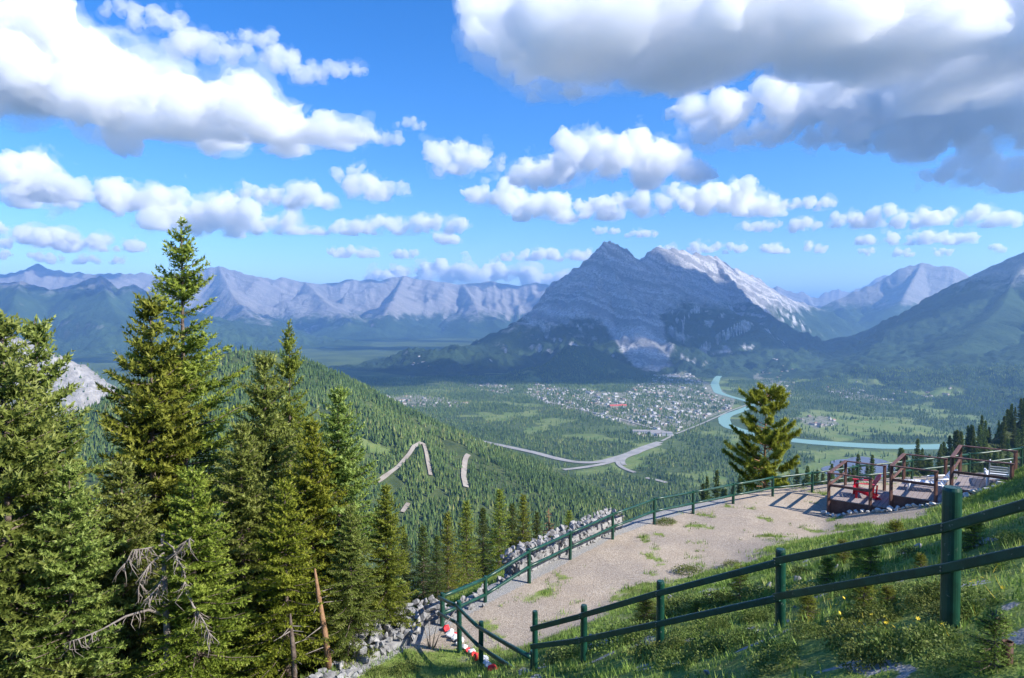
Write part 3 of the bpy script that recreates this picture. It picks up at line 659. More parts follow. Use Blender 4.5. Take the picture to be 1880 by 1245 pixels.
# ---------------------------------------------------------------- grass on the bank
M_grass = leaf_mat('grass_blades', [(0, (.11, .18, .036)), (.6, (.23, .325, .07)), (1, (.42, .43, .15))], .3)
rg = np.random.default_rng(5)
n = 120000
x = rg.uniform(-9, 25, n); y = np.sqrt(rg.uniform(3.0**2, 34**2, n)); d, e = near_de(x, y)
gw = np.clip(smooth(-1.2, 1.8, d + fbm(x/2.2, y/2.2, 9, 4)*2.6) + smooth(0, .7, e) + .3*smooth(.34, .6, fbm(x/1.3, y/1.3, 12, 3)) + .7*smooth(0, .8, 15.6 - y - (x+1.2)*.6)*(d < 2), 0, 1)
gw = gw * (1 - .85*smooth(.34, .55, fbm(x/.7, y/.7, 18, 4)) * smooth(.5, 3, d))
k = (rg.uniform(0, 1, n) < gw) & (np.abs(x/y) < .82) & (e < 6)
x, y = x[k], y[k]; n = len(x); z = near_h(x, y); B = 5
bh = (rg.uniform(.035, .11, (n, B))*smooth(0, 9, y)[:, None] * (1 + .8*smooth(.1, .4, fbm(x/.8, y/.8, 40, 2)))[:, None]); th = rg.uniform(0, 6.28, (n, B)); ox = rg.normal(0, .045, (n, B)); oy = rg.normal(0, .045, (n, B))
bw = rg.uniform(.006, .013, (n, B)); ln = rg.uniform(.15, .75, (n, B))
bx = x[:, None] + ox; by = y[:, None] + oy; bz = z[:, None] - .01
v = np.stack([np.stack([bx + np.cos(th+1.57)*bw, by + np.sin(th+1.57)*bw, bz + 0*bw], -1), np.stack([bx - np.cos(th+1.57)*bw, by - np.sin(th+1.57)*bw, bz + 0*bw], -1),
              np.stack([bx + np.cos(th)*bh*ln, by + np.sin(th)*bh*ln, bz + bh], -1)], 2).reshape(-1, 3)
tint = np.repeat(np.clip(rg.normal(.45, .2, n) + .4*fbm(x/1.5, y/1.5, 41, 2), 0, 1), B*3)
tag(link('grass', make_mesh('grass', v, np.arange(len(v)).reshape(-1, 3), [M_grass], False, {'tint': tint})), 'short green grass growing over the bank and terrace edge', 'grass', kind='stuff')
# ---------------------------------------------------------------- green rail fences
m, t, s = new_mat('green_paint'); oc = objco(t); ps = pos(t)
f1 = noise_tex(t, 5, 5, .65, ps); f2 = noise_tex(t, 40, 3, .6, ps)
c = mix(t, mapr(t, f1, .3, .7), (.004, .036, .024), (.009, .066, .042)); f3 = noise_tex(t, 16, 6, .75, ps); c = mix(t, mapr(t, f3, .62, .68, 0, .75), c, (.22, .25, .21)); c = mix(t, mapr(t, f2, .66, .74, 0, .5), c, (.03, .05, .035))
t.links.new(c, s.inputs['Base Color']); s.inputs['Roughness'].default_value = .38; bump(t, f2, .25, .006, s); M_green = m
M_bolt = simple_mat('bolt_steel', (.20, .20, .19), (.34, .33, .31), 20, .45, .1, .002, metallic=.8)
PLANK = [(983, 1197), (1075, 1185), (1218, 1155), (1441, 1103), (1757, 1050), (1900, 1024)]
def where(u, v):
    fv = np.interp(u, [p[0] for p in PLANK], [p[1] for p in PLANK])
    side = 'behind the plank fence' if v < fv - 25 else ('under the plank fence' if v < fv + 70 else 'in front of the plank fence')
    zone = 'at its low end' if u < 1146 else 'by its third post' if u < 1300 else 'by its middle post' if u < 1470 else 'left of the thick post' if u < 1650 else 'by the thick post' if u < 1790 else 'at the right edge'
    return side + ' ' + zone
def post(parent, x, y, top, r, lean=0.0):
    g = float(near_h(x, y)); o = MB()
    n = 22; zz = [g - .35, top - .03, top]; rr_ = [r*1.03, r, r*.86]
    o.tube([(x + lean*(q - g), y, q) for q in zz], rr_, n)
    return o.build('post', M_green, parent)
def fence(px, label, rails, r, round_rail, side=0.0, group=None, radii=None):
    """px: (u, v_top, Y) of each post"""
    pts = [P(*q) for q in px]; root = empty('rail_fence', tuple(np.array([pts[0][0], pts[0][1], near_h(pts[0][0], pts[0][1])])))
    off = Vector(root.location)
    hs_ = Matrix.Translation(-off)
    def ch(o): o.matrix_parent_inverse = hs_; return o
    posts = []
    for k, p in enumerate(pts): posts.append(post(root, p[0], p[1], p[2], radii[k] if radii else r * rng.uniform(.92, 1.08), rng.normal(0, .012))); ch(posts[-1])
    if not round_rail:   # bolt heads where the planks meet the posts
        for k, p in enumerate(pts):
            for dz in rails:
                q = Vector(p) + Vector((0, -side - .030, -dz[k])); dd = (Vector(pts[min(k+1, len(pts)-1)]) - Vector(pts[max(k-1, 0)])); nrm = Vector((dd.y, -dd.x, 0)).normalized()
                if nrm.y > 0: nrm = -nrm
                c0 = Vector(p) + nrm*(side + .022) + Vector((0, 0, -dz[k]))
                for s_ in (-.018, .018): b = MB().tube([c0 + Vector((0, 0, s_)), c0 + nrm*.012 + Vector((0, 0, s_))], .009, 6).build('bolt', M_bolt, posts[k])
    for ri, dz in enumerate(rails):
        for k, (a, b) in enumerate(zip(pts[:-1], pts[1:])):
            a = Vector(a); b = Vector(b); dd = (b-a).normalized(); nrm = Vector((dd.y, -dd.x, 0)).normalized()
            if nrm.y > 0: nrm = -nrm
            za, zb_ = (dz[k], dz[k+1]) if hasattr(dz, '__len__') else (dz, dz)
            A = a + nrm*side + Vector((0, 0, -za)) - dd*.02; Bp = b + nrm*side + Vector((0, 0, -zb_)) + dd*.02
            mb = MB()
            if round_rail: 
                q = [A.lerp(Bp, f) + Vector((0, 0, -.012*math.sin(math.pi*f))) for f in (0, .25, .5, .75, 1)]
                mb.tube(q, [round_rail*rng.uniform(.9, 1.1) for _ in q], 9); ch(mb.build('rail', M_green, root, True))
            else:
                mb.beam(A, Bp, .05, .088); ch(mb.build('rail', M_green, root, bevel=.012))
    return tag(root, label, 'fence', group)
B_, A_ = P(1442, 1013, 8.7), P(1757, 897, 6.2)
ext = A_ + (A_ - B_); eu, ev = proj(*ext)
fence([(983,1130,12.0),(1074,1119,11.2),(1217,1073,10.0),(1441,1013,8.7),(1757,897,6.2),(eu,ev,ext[1])], 'nearest green plank fence climbing the grassy bank to the thick post', ((.30, .16, .17, .15, .37, .40), (.62, .57, .63, .62, .75, .78)), .062, 0, .085, None, [.05, .055, .058, .062, .079, .079])
fence([(809,1096,17.06),(842,1111,15.5),(882,1150,14.3),(979,1205,12.2)], 'short green fence between the stone wall corner and the near bank', (.10, .50), .055, .042, .07)
LONG = [(810,1097,17.1),(890,1064,18.5),(972,1013,19.9),(1048,979,21.8),(1127,944,23.8),(1204,916,25.5),(1276,903,26.9),(1350,889,28.3),(1423,876,29.5),(1496,868,30.1),(1580,855,31.1),(1680,845,31.8),(1786,833,32.3),(1882,822,32.8),(1990,808,33.2)]
fence(LONG, 'long green round-rail fence curving round the terrace above the valley', (.07, .52), .055, .045, 0.0)
# ---------------------------------------------------------------- stones: shared hull meshes
def rock_mesh(name, mat, seed, n=13, flat_=.75):
    r = random.Random(seed); bm = bmesh.new()
    for i in range(n):
        v = Vector((r.gauss(0, 1), r.gauss(0, 1), r.gauss(0, 1))).normalized() * r.uniform(.8, 1.1)
        bm.verts.new((v.x*.5*r.uniform(.9, 1.2), v.y*.5, v.z*.5*flat_))
    bmesh.ops.convex_hull(bm, input=bm.verts); 
    for q in [q for q in bm.verts if not q.link_faces]: bm.verts.remove(q)
    bmesh.ops.recalc_face_normals(bm, faces=bm.faces)
    me = bpy.data.meshes.new(name); bm.to_mesh(me); bm.free(); me.materials.append(mat); return me
M_wallstone = simple_mat('grey_limestone', (.15, .15, .155), (.36, .355, .35), 2.2, .9, .5, .02)
M_white = simple_mat('white_limestone', (.48, .46, .42), (.70, .68, .64), 3, .9, .5, .02)
M_redstone = simple_mat('red_painted_stone', (.62, .02, .03), (.75, .04, .05), 5, .6, .2, .01)
M_whitestone = simple_mat('white_painted_stone', (.62, .62, .62), (.78, .78, .78), 5, .6, .2, .01)
WS = [rock_mesh('stone', M_wallstone, k) for k in range(8)]
WH = [rock_mesh('white_rock', M_white, 20+k, 12, .85) for k in range(6)]
rs = random.Random(4)
def stone_wall(a, b, thick, h, n_len, label, drop=0.0, size=.17):
    """a dry gabion block from a to b (x, y on the ground): stones on its top, front and end"""
    a = np.array(a, float); b = np.array(b, float); L = np.linalg.norm(b-a); d = (b-a)/L; nn = np.array([d[1], -d[0]])
    if nn[1] > 0: nn = -nn
    z0 = min(float(near_h(*a)), float(near_h(*b))) - drop
    root = empty('gabion_wall', (a[0], a[1], z0)); inv = Matrix.Translation(-Vector(root.location))
    core = MB(); c = (a+b)/2; ang = math.atan2(d[1], d[0])
    core.box((c[0], c[1], z0 + h/2 - .11), (L-.16, thick-.2, h-.22), Matrix.Rotation(ang, 3, 'Z'))
    o = core.build('rubble_core', M_wallstone, root); o.matrix_parent_inverse = inv
    cnt = 0; nh = max(2, int(round(h/size))); nt_ = max(2, int(round(thick/size*.62)))
    cells = [(i, 0, k) for i in range(n_len) for k in range(nh)] + [(i, j, nh-1) for i in range(n_len) for j in range(1, nt_)] + [(0, j, k) for j in range(1, nt_) for k in range(nh-1)]
    for (i, j, k) in cells:
        if cnt >= 296: break
        f = (i + .5 + rs.uniform(-.3, .3)) / n_len
        off = -thick/2 + (j + .5 + rs.uniform(-.25, .25))*thick/nt_
        q = a + d*L*f - nn*off if False else a + d*L*f + nn*(thick/2 - (j+.5+rs.uniform(-.25, .25))*thick/nt_)
        sz = size*rs.uniform(.95, 1.6)*(1.25 if j else 1)
        s_ = link('stone', rs.choice(WS), root, (q[0], q[1], z0 + (k+.5+rs.uniform(-.2, .2))*h/nh), (rs.uniform(0, 6), rs.uniform(0, 6), rs.uniform(0, 6)), (sz, sz, sz*rs.uniform(.7, 1)))
        s_.matrix_parent_inverse = inv; cnt += 1
    return tag(root, label, 'stone wall', 'stone-filled walls along the terrace edge')
def gp(u, v, Y): q = P(u, v, Y); return (q[0], q[1])
stone_wall(gp(722, 1120, 17.0), gp(808, 1110, 17.9), 1.1, .75, 9, 'bulging stone block beside the corner post of the fences', .1)
stone_wall(gp(640, 1180, 15.4), gp(745, 1160, 16.6), 1.1, .75, 10, 'stone block below the corner one, in the middle of three', .35)
stone_wall(gp(560, 1245, 13.8), gp(640, 1230, 15.0), 1.0, .7, 8, 'lowest stone block at the bottom of the picture under the trees', .6)
stone_wall((-.05, 20.5), (3.9, 25.3), .8, .72, 40, 'long stone wall outside the long fence, behind its third and fourth posts', .05, .15)
for k in range(46):   # loose stones at the foot of the walls
    f = rs.random(); q = np.array([-1.9, 17.6])*(1-f) + np.array([-.1, 20.2])*f + np.array([rs.gauss(0, .22), rs.gauss(0, .22)])
    sz = rs.uniform(.10, .26)
    tag(link('loose_stone', rs.choice(WS), None, (q[0], q[1], float(near_h(*q)) + sz*.22), (rs.uniform(0, 6), rs.uniform(0, 6), rs.uniform(0, 6)), (sz,)*3),
        'grey stone in the loose heap between the corner block and the long wall', 'stone', 'loose stones by the long fence')
for k in range(70):   # stones strewn on the bank
    x, y = rs.uniform(-1, 9), rs.uniform(6.5, 19); d, e = near_de(x, y)
    if not (.4 < d < 9 and abs(x/y) < .78): continue
    sz = rs.uniform(.05, .17)
    tag(link('bank_stone', rs.choice(WS), None, (x, y, float(near_h(x, y)) + sz*.15), (rs.uniform(0, 6), rs.uniform(0, 6), rs.uniform(0, 6)), (sz,)*3),
        'small grey stone in the grass ' + where(*proj(x, y, float(near_h(x, y)))), 'stone', 'stones strewn on the bank')
PAINT = [(818,1168,1),(826,1173,0),(832,1177,1),(824,1180,0),(838,1182,1),(834,1187,0),(843,1190,0),(840,1196,0),(851,1203,0),(858,1208,1),(864,1212,0),(869,1216,1),(876,1222,1),(884,1228,0),(892,1234,0),(897,1240,0),(903,1243,1),(890,1226,0)]
for (u, v, c) in PAINT:
    q = near_hit(u, v); sz = rs.uniform(.15, .22)
    me = bpy.data.meshes.get('painted_red' if c else 'painted_white') or rock_mesh('painted_red' if c else 'painted_white', M_redstone if c else M_whitestone, 50 + c, 18, .9)
    tag(link('painted_stone', me, None, (q[0], q[1], q[2] + sz*.3), (rs.uniform(-.3, .3), rs.uniform(-.3, .3), rs.uniform(0, 6)), (sz,)*3),
        ('red' if c else 'white') + ' painted stone in the line along the short green fence', 'stone', 'painted stones by the short fence')
# ---------------------------------------------------------------- the three stepped decks
m, t, s = new_mat('deck_boards'); oc = objco(t); oi = t.nodes.new('ShaderNodeObjectInfo')
mp = t.nodes.new('ShaderNodeMapping'); mp.inputs['Scale'].default_value = (14, 1.2, 14); t.links.new(oc, mp.inputs['Vector'])
gr = noise_tex(t, 3, 5, .6, mp.outputs[0])
c = mix(t, mapr(t, gr, .3, .7), (.23, .19, .18), (.36, .31, .29)); c = mix(t, mapr(t, oi.outputs['Random'], 0, 1, 0, .35), c, (.18, .14, .13))
t.links.new(c, s.inputs['Base Color']); s.inputs['Roughness'].default_value = .75; bump(t, gr, .2, .004, s); M_board = m
M_brown = simple_mat('brown_stain', (.095, .046, .038), (.16, .085, .068), 5, .6, .25, .006)
DA = Vector((.78, -.62, 0)).normalized(); DB = Vector((.62, .78, 0)).normalized()
def deck(name_label, FLx, FLy, zf, run, rail_run, ztop, depth=2.75, rail=True):
    g = float(near_h(FLx, FLy)); O = Vector((FLx, FLy, 0))
    root = empty('viewing_deck', (FLx, FLy, g)); inv = Matrix.Translation(-Vector(root.location))
    def ch(o): o.matrix_parent_inverse = inv; return o
    at = lambda a, b, z: O + DA*a + DB*b + Vector((0, 0, z))
    nb = int(round(run/.155)); w = run/nb
    for k in range(nb):
        mb = MB(); mb.beam(at((k+.5)*w, -.03, zf - .02), at((k+.5)*w, depth, zf - .02), w - .012, .038); ch(mb.build('floor_board', M_board, root, bevel=.004))
    for (p0, p1) in (((0, 0), (run, 0)), ((0, 0), (0, depth)), ((run, 0), (run, depth)), ((0, depth), (run, depth))):
        a = at(*p0, 0); b = at(*p1, 0); lo = min(float(near_h(a.x, a.y)), float(near_h(b.x, b.y))) - .15
        mb = MB(); mb.beam((a.x, a.y, (lo + zf - .045)/2), (b.x, b.y, (lo + zf - .045)/2), .045, zf - .045 - lo); ch(mb.build('skirt_panel', M_brown, root))
    ps = [(0, -.07), (rail_run, -.07), (0, depth - .05), (rail_run, depth - .05)]
    for (a, b) in ps:
        q = at(a, b, 0); lo = float(near_h(q.x, q.y)) - .1
        mb = MB(); mb.beam((q.x, q.y, lo), (q.x, q.y, ztop - .04), .095, .095, (1, 0, 0)); ch(mb.build('post', M_brown, root, bevel=.006))
    for (a0, b0, a1, b1) in ((0, -.07, rail_run, -.07), (0, -.07, 0, depth - .05), (0, depth - .05, rail_run, depth - .05)):
        for (zz, ww, hh, nm) in ((ztop - .02, .13, .04, 'top_rail'), ((zf + ztop)/2 + .02, .05, .095, 'middle_rail')):
            if nm == 'middle_rail' and b0 > 0: continue
            ex = .06 if nm == 'top_rail' else -.05
            p, q = at(a0, b0, zz), at(a1, b1, zz); dd = (q-p).normalized()
            if a0 == a1 and nm == 'top_rail': zz2 = .003; p = p + Vector((0, 0, zz2)); q = q + Vector((0, 0, zz2))
            mb = MB(); mb.beam(p - dd*ex, q + dd*ex, ww, hh); ch(mb.build(nm, M_brown, root, bevel=.005))
    return tag(root, name_label, 'deck', 'stepped viewing decks')
D1 = (12.7, 27.1); D2 = (14.42, 25.73); D3 = (15.93, 24.53)
deck('lowest brown deck with railing, the red chair standing on it', *D1, -7.41, 2.18, 1.5, -6.35)
deck('middle brown deck with railing, between the lowest and highest decks', *D2, -6.88, 1.92, 1.45, -5.76)
deck('highest brown deck with railing at the right edge, white chair on it', *D3, -6.31, 3.4, 1.75, -5.18)
# white rocks along the deck foot
k = 0
for f in np.linspace(-.02, 1.0, 30):
    base = Vector((D1[0], D1[1], 0)) + DA*(f*5.6) - DB*(.42 + .12*math.sin(f*20)); sz = rs.uniform(.16, .38)
    tag(link('white_rock', rs.choice(WH), None, (base.x, base.y, float(near_h(base.x, base.y)) + sz*.25), (rs.uniform(-.5, .5), rs.uniform(-.5, .5), rs.uniform(0, 6)), (sz, sz*.85, sz*.85)),
        'pale limestone rock in the row along the foot of the brown decks', 'rock', 'pale rocks along the decks')
# ---------------------------------------------------------------- chairs
def plastic(name, c, c2): 
    m = simple_mat(name, c, c2, 6, .35, .05, .002); return m
M_red = plastic('red_plastic', (.55, .012, .03), (.62, .02, .04)); M_wplastic = plastic('white_plastic', (.74, .75, .78), (.8, .8, .82))
def adirondack(loc, rz, mat, label, s=1.0):
    root = empty('adirondack_chair', loc, rz); root.scale = (s, s, s)
    for k in range(6):     # seat slats, sloping to the back (front of the chair is -x)
        x = -.42 + k*.095; z = .36 - k*.022
        MB().beam((x, -.27, z), (x, .27, z), .085, .02).build('seat_slat', mat, root, bevel=.006)
    for k in range(7):     # fan back
        f = (k-3)/3; h = .82 - .10*f*f
        MB().beam((.10, f*.21, .24), (.10 + h*.48, f*.30, .24 + h*.86), .078, .02, (.86, 0, -.5)).build('back_slat', mat, root, bevel=.008)
    for sy in (-1, 1):
        MB().beam((-.45, sy*.36, .60), (.30, sy*.36, .585), .13, .025).build('armrest', mat, root, bevel=.01)
        MB().beam((-.40, sy*.33, 0), (-.36, sy*.33, .59), .035, .09, (1, 0, 0)).build('front_leg', mat, root, bevel=.006)
        MB().beam((.46, sy*.30, 0), (-.42, sy*.30, .33), .03, .11).build('rear_leg', mat, root, bevel=.006)
        MB().beam((.28, sy*.36, .0), (.33, sy*.36, .58), .03, .06, (1, 0, 0)).build('arm_support', mat, root, bevel=.006)
    MB().beam((.14, -.30, .28), (.14, .30, .28), .05, .06).build('back_rail', mat, root)
    return tag(root, label, 'chair', 'deck chairs')
def lounge(loc, rz, mat, label, s=1.0):
    root = empty('plastic_lounger', loc, rz); root.scale = (s, s, s)
    prof = [(-.95, .30), (-.5, .33), (0, .32), (.35, .30)]
    for k in range(11):
        x = -.92 + k*.125; z = np.interp(x, [p[0] for p in prof], [p[1] for p in prof])
        MB().beam((x, -.28, z), (x, .28, z), .105, .018).build('seat_slat', mat, root, bevel=.005)
    for sy in (-1, 1):
        MB().tube([(x, sy*.30, z) for x, z in prof], .028, 8).build('side_rail', mat, root, True)
        for x0, x1 in ((-.85, -.95), (.25, .42)):
            MB().tube([(x0, sy*.30, .31), ((x0+x1)/2 + .02, sy*.31, .2), (x1, sy*.33, 0)], [.045, .035, .03], 8).build('leg', mat, root, True)
        MB().tube([(-.15, sy*.34, .31), (-.12, sy*.36, .52), (.15, sy*.37, .55), (.5, sy*.36, .60)], [.03, .028, .035, .03], 8).build('armrest', mat, root, True)
        MB().beam((.33, sy*.27, .31), (.80, sy*.27, 1.0), .035, .06, (1, 0, 0)).build('back_stile', mat, root, bevel=.008)
    for k in range(7):
        f = (k + .6)/7.4
        if k == 5: continue
        a = Vector((.33, 0, .31)).lerp(Vector((.80, 0, 1.0)), f)
        MB().beam((a.x, -.26, a.z), (a.x, .26, a.z), .014, .075, (.56, 0, .83)).build('back_slat', mat, root, bevel=.005)
    return tag(root, label, 'chair', 'deck chairs')
def on_deck(D, a, b, zf): q = Vector((D[0], D[1], zf)) + DA*a + DB*b; return tuple(q)
adirondack(on_deck(D1, 1.12, 1.15, -7.41), R(-20), M_red, 'red slatted garden chair on the lowest deck', 1.02)
lounge(on_deck(D2, 1.15, 1.55, -6.88), R(-22), M_wplastic, 'white plastic lounger on the middle deck', .95)
lounge(on_deck(D3, 1.3, 1.25, -6.31), R(238), M_wplastic, 'white plastic lounger on the highest deck at the right edge', 1.1)
# rusty pipe stub at the lower right corner, dead sticks by the corner block
M_rust = simple_mat('rusty_pipe', (.06, .028, .02), (.10, .045, .03), 12, .7, .3, .004)
q = near_hit(1866, 1232); mb = MB()
z0 = q[2]; ring = lambda r, z, n=14: [(q[0] + r*math.cos(2*math.pi*k/n), q[1] + r*math.sin(2*math.pi*k/n), z) for k in range(n)]
vs = ring(.035, z0-.1) + ring(.035, z0+.16) + ring(.028, z0+.16) + ring(.028, z0+.02); n = 14
fs = [(i*n+k, i*n+(k+1) % n, (i+1)*n+(k+1) % n, (i+1)*n+k) for i in range(3) for k in range(n)]
mb.add(vs, fs); tag(mb.build('pipe_stub', M_rust, None, True), 'rusty open pipe stub standing in the grass at the lower right corner', 'pipe')
M_dead = simple_mat('dead_wood', (.17, .14, .12), (.30, .265, .24), 9, .9, .4, .01)
q = near_hit(788, 1200); root = empty('dead_shrub', tuple(q))
for k in range(6):
    h = rs.uniform(.5, .95); x, y = rs.gauss(0, .1), rs.gauss(0, .1)
    MB().tube([(x*.3, y*.3, -.05), (x + rs.gauss(0, .05), y, h*.5), (x*1.6 + rs.gauss(0, .12), y*1.5, h)], [.016, .011, .004], 6).build('stem', M_dead, root, True)
tag(root, 'bare dead stems standing against the corner stone block', 'shrub')
# ---------------------------------------------------------------- conifers with branches, twigs and needles
M_bark = simple_mat('spruce_bark', (.075, .055, .045), (.22, .17, .14), 6, .95, .8, .03)
M_bark2 = simple_mat('pine_bark', (.20, .11, .06), (.36, .21, .12), 7, .95, .7, .03)
ST_SPR = [(0, (.07, .10, .015)), (.4, (.19, .235, .032)), (.75, (.33, .37, .06)), (1, (.45, .47, .12))]
ST_BLU = [(0, (.07, .11, .022)), (.4, (.19, .25, .050)), (.75, (.33, .39, .10)), (1, (.46, .51, .19))]
ST_YEL = [(0, (.08, .10, .014)), (.4, (.19, .21, .024)), (.75, (.32, .32, .04)), (1, (.42, .40, .08))]
ST_MID = [(0, (.035, .065, .017)), (.45, (.085, .13, .03)), (.8, (.155, .205, .05)), (1, (.22, .26, .08))]
ML = {k: leaf_mat('needles_' + k, v, .38) for k, v in (('spruce', ST_SPR), ('blue', ST_BLU), ('yellow', ST_YEL), ('dark', ST_MID))}
def unit(v): return v / (np.linalg.norm(v, axis=-1, keepdims=True) + 1e-9)
def needles(start, direc, length, rg, per_m, nl, nw, tint0, spread=.75):
    """triangular needle clusters along each twig"""
    cnt = np.maximum(3, (length*per_m).astype(int)); idx = np.repeat(np.arange(len(start)), cnt)
    n = len(idx); t = rg.uniform(0, 1, n); d = direc[idx]
    rnd = unit(rg.normal(0, 1, (n, 3))); perp = unit(np.cross(d, rnd))
    perp[:, 2] += .22; 
    base = start[idx] + d*(length[idx]*t)[:, None]
    tip = base + (d*.65 + perp*spread)*(nl*rg.uniform(.7, 1.25, n))[:, None]
    w = np.cross(d, perp)*nw*.5
    v = np.stack([base - w, base + w, tip], 1).reshape(-1, 3)
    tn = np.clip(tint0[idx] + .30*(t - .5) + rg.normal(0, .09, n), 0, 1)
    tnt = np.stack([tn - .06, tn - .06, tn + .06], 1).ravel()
    return v, tnt
def conifer(seed, h, rmax, bare=.04, whorl=.30, per=5, twig=.13, per_m=48, nl=.085, nw=.024, shape=.85, droop=.22, gap=.25, inner=.12, pine=False, fill=0):
    """returns trunk tube points, crown vertices and tints"""
    rg = np.random.default_rng(seed); TS, TD, TL, TT = [], [], [], []; wood = []
    z = h*bare
    while z < h - .05:
        f = (h - z)/h
        L0 = rmax*(f**shape) if not pine else rmax*(.38 + .62*math.sin(min(1, f*1.15)*math.pi*.62))
        nb = max(3, int(rg.poisson(per)))
        a0 = rg.uniform(0, 6.28)
        for b in range(nb):
            if rg.random() < gap*(.35 + f*.5): continue
            L = L0*(rg.uniform(.5, 1.2) if not pine else rg.uniform(.3, 1.35)) + .10; a = a0 + b*6.283/nb + rg.normal(0, .25)
            up = (.85 - 1.15*f - droop*f if not pine else .35 + .3*rg.random()) + rg.normal(0, .12)
            curv = .26 if not pine else .25
            dh = np.array([math.cos(a), math.sin(a), 0]); side = np.array([-math.sin(a), math.cos(a), 0])
            zz = z + rg.uniform(-.5, .5)*whorl
            pt = lambda t: np.array([0, 0, zz]) + dh*L*t*(1 - .08*t) + np.array([0, 0, 1])*L*(up*.6*t + curv*t*t*.7 - .12*t)
            ts = np.arange(inner if not pine else .42, 1.0, twig/max(L, .15))
            if len(ts) < 2: ts = np.array([.35, .7])
            pts = np.array([pt(t) for t in ts]); ax = unit(np.array([pt(t+.05) for t in ts]) - pts)
            wood.append((pt(0), pt(.5), pt(1), .010 + .010*L)); bt = rg.normal(0, .09)
            for sg in (-1, 1):
                sp = ax*.62 + side*sg*.80 + np.array([0, 0, -.16 + .06*rg.normal()]) + rg.normal(0, .13, (len(ts), 3))
                tl = np.minimum(.85*(h/12)**.5, (.10 + .32*L))*(1.02 - .72*ts)*rg.uniform(.55, 1.25, len(ts))*(1 if not pine else .75)
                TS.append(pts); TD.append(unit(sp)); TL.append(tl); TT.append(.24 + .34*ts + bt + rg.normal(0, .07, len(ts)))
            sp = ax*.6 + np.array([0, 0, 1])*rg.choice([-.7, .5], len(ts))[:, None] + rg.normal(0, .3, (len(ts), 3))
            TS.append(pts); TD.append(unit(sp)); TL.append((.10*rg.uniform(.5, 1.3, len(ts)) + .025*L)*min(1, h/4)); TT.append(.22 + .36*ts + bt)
            TS.append(pt(.93)[None]); TD.append(unit((pt(1) - pt(.9)))[None]); TL.append(np.array([(.14 + .06*L)*min(1, h/4)])); TT.append(np.array([.7]))
        z += whorl*rg.uniform(.7, 1.3)*(.45 + .7*f)
    TS.append(np.array([[0, 0, h - .35]])); TD.append(np.array([[0, 0, 1.]])); TL.append(np.array([.4])); TT.append(np.array([.6]))
    S, Dd, Ll, Tt = map(np.concatenate, (TS, TD, TL, TT))
    v, tn = needles(S, Dd, Ll, rg, per_m, nl, nw, Tt)
    return v, tn, wood
def tree_proto(seed, h, rmax, tr, bark, matname, dead=0, **kw):
    v, tn, wood = conifer(seed, h, rmax, **kw); rg = random.Random(seed)
    tb = MB(); n = 9; ph = rg.uniform(0, 6)
    tb.tube([(.05*math.sin(ph + q*3)*h*.05, .05*math.cos(ph + q*2.3)*h*.05, -1.5 + (h + 1.45)*q) for q in np.linspace(0, 1, n)], [tr*(1.12 - 1.09*q) + .006 for q in np.linspace(0, 1, n)], 10)
    trunk = tb.mesh('trunk', bark, True)
    wb = MB()
    for (a, b, c, r) in wood: wb.tube([a, b, c], [r, r*.6, r*.25], 4, False)
    limb = wb.mesh('limbs', bark, True)
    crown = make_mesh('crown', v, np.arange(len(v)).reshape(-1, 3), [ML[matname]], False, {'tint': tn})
    return dict(h=h, trunk=trunk, limb=limb, crown=crown, n=len(v)//3)
def place(proto, name, x, y, z, height, rz, label, group=None, mat=None, wide=1.0, lean=(0, 0)):
    s_ = height / proto['h']; root = empty(name, (x, y, z)); root.scale = (s_*wide, s_*wide, s_); root.rotation_euler = (lean[0], lean[1], rz)
    link('trunk', proto['trunk'], root); link('limbs', proto['limb'], root)['kind'] = 'stuff'
    c = link('crown', proto['crown'], root)
    if mat:
        c.material_slots[0].link = 'OBJECT'; c.material_slots[0].material = ML[mat]
    return tag(root, label, 'tree', group)
PA = tree_proto(101, 16.0, 4.0, .20, M_bark, 'spruce', whorl=.48, per=6.5, gap=.24, twig=.14, per_m=42, nl=.115, nw=.052, shape=.8, droop=.25)
PB = tree_proto(202, 11.0, 3.3, .15, M_bark, 'blue', whorl=.40, per=7, gap=.12, droop=.32, twig=.14, per_m=42, nl=.115, nw=.052, shape=.8)
PC = tree_proto(303, 6.0, 1.5, .085, M_bark, 'dark', whorl=.25, per=6.5, gap=.08, twig=.16, per_m=34, nl=.10, nw=.036, shape=.85)
PP = tree_proto(404, 5.2, 1.7, .10, M_bark2, 'yellow', whorl=.36, per=5.8, gap=.18, twig=.06, per_m=105, nl=.15, nw=.036, pine=True, bare=.16, shape=.3)
PS = tree_proto(505, 1.0, .42, .02, M_bark, 'dark', whorl=.085, per=6, gap=.1, twig=.05, per_m=110, nl=.035, nw=.011, bare=.02)
PF = [tree_proto(600+k, 12.0, 2.3, .13, M_bark, 'dark', whorl=.75, per=6, gap=.1, twig=.42, per_m=9, nl=.48, nw=.20, shape=.85) for k in range(3)]
def stand(proto, u, v, Y, label, mat=None, wide=1.0, group='spruces on the slope at the left', name='spruce_tree', ground=None):
    q = P(u, v, Y); g = float(near_h(q[0], q[1])) if ground is None else ground
    return place(proto, name, q[0], q[1], g, q[2] - g, rs.uniform(0, 6.28), label, group, mat, wide)
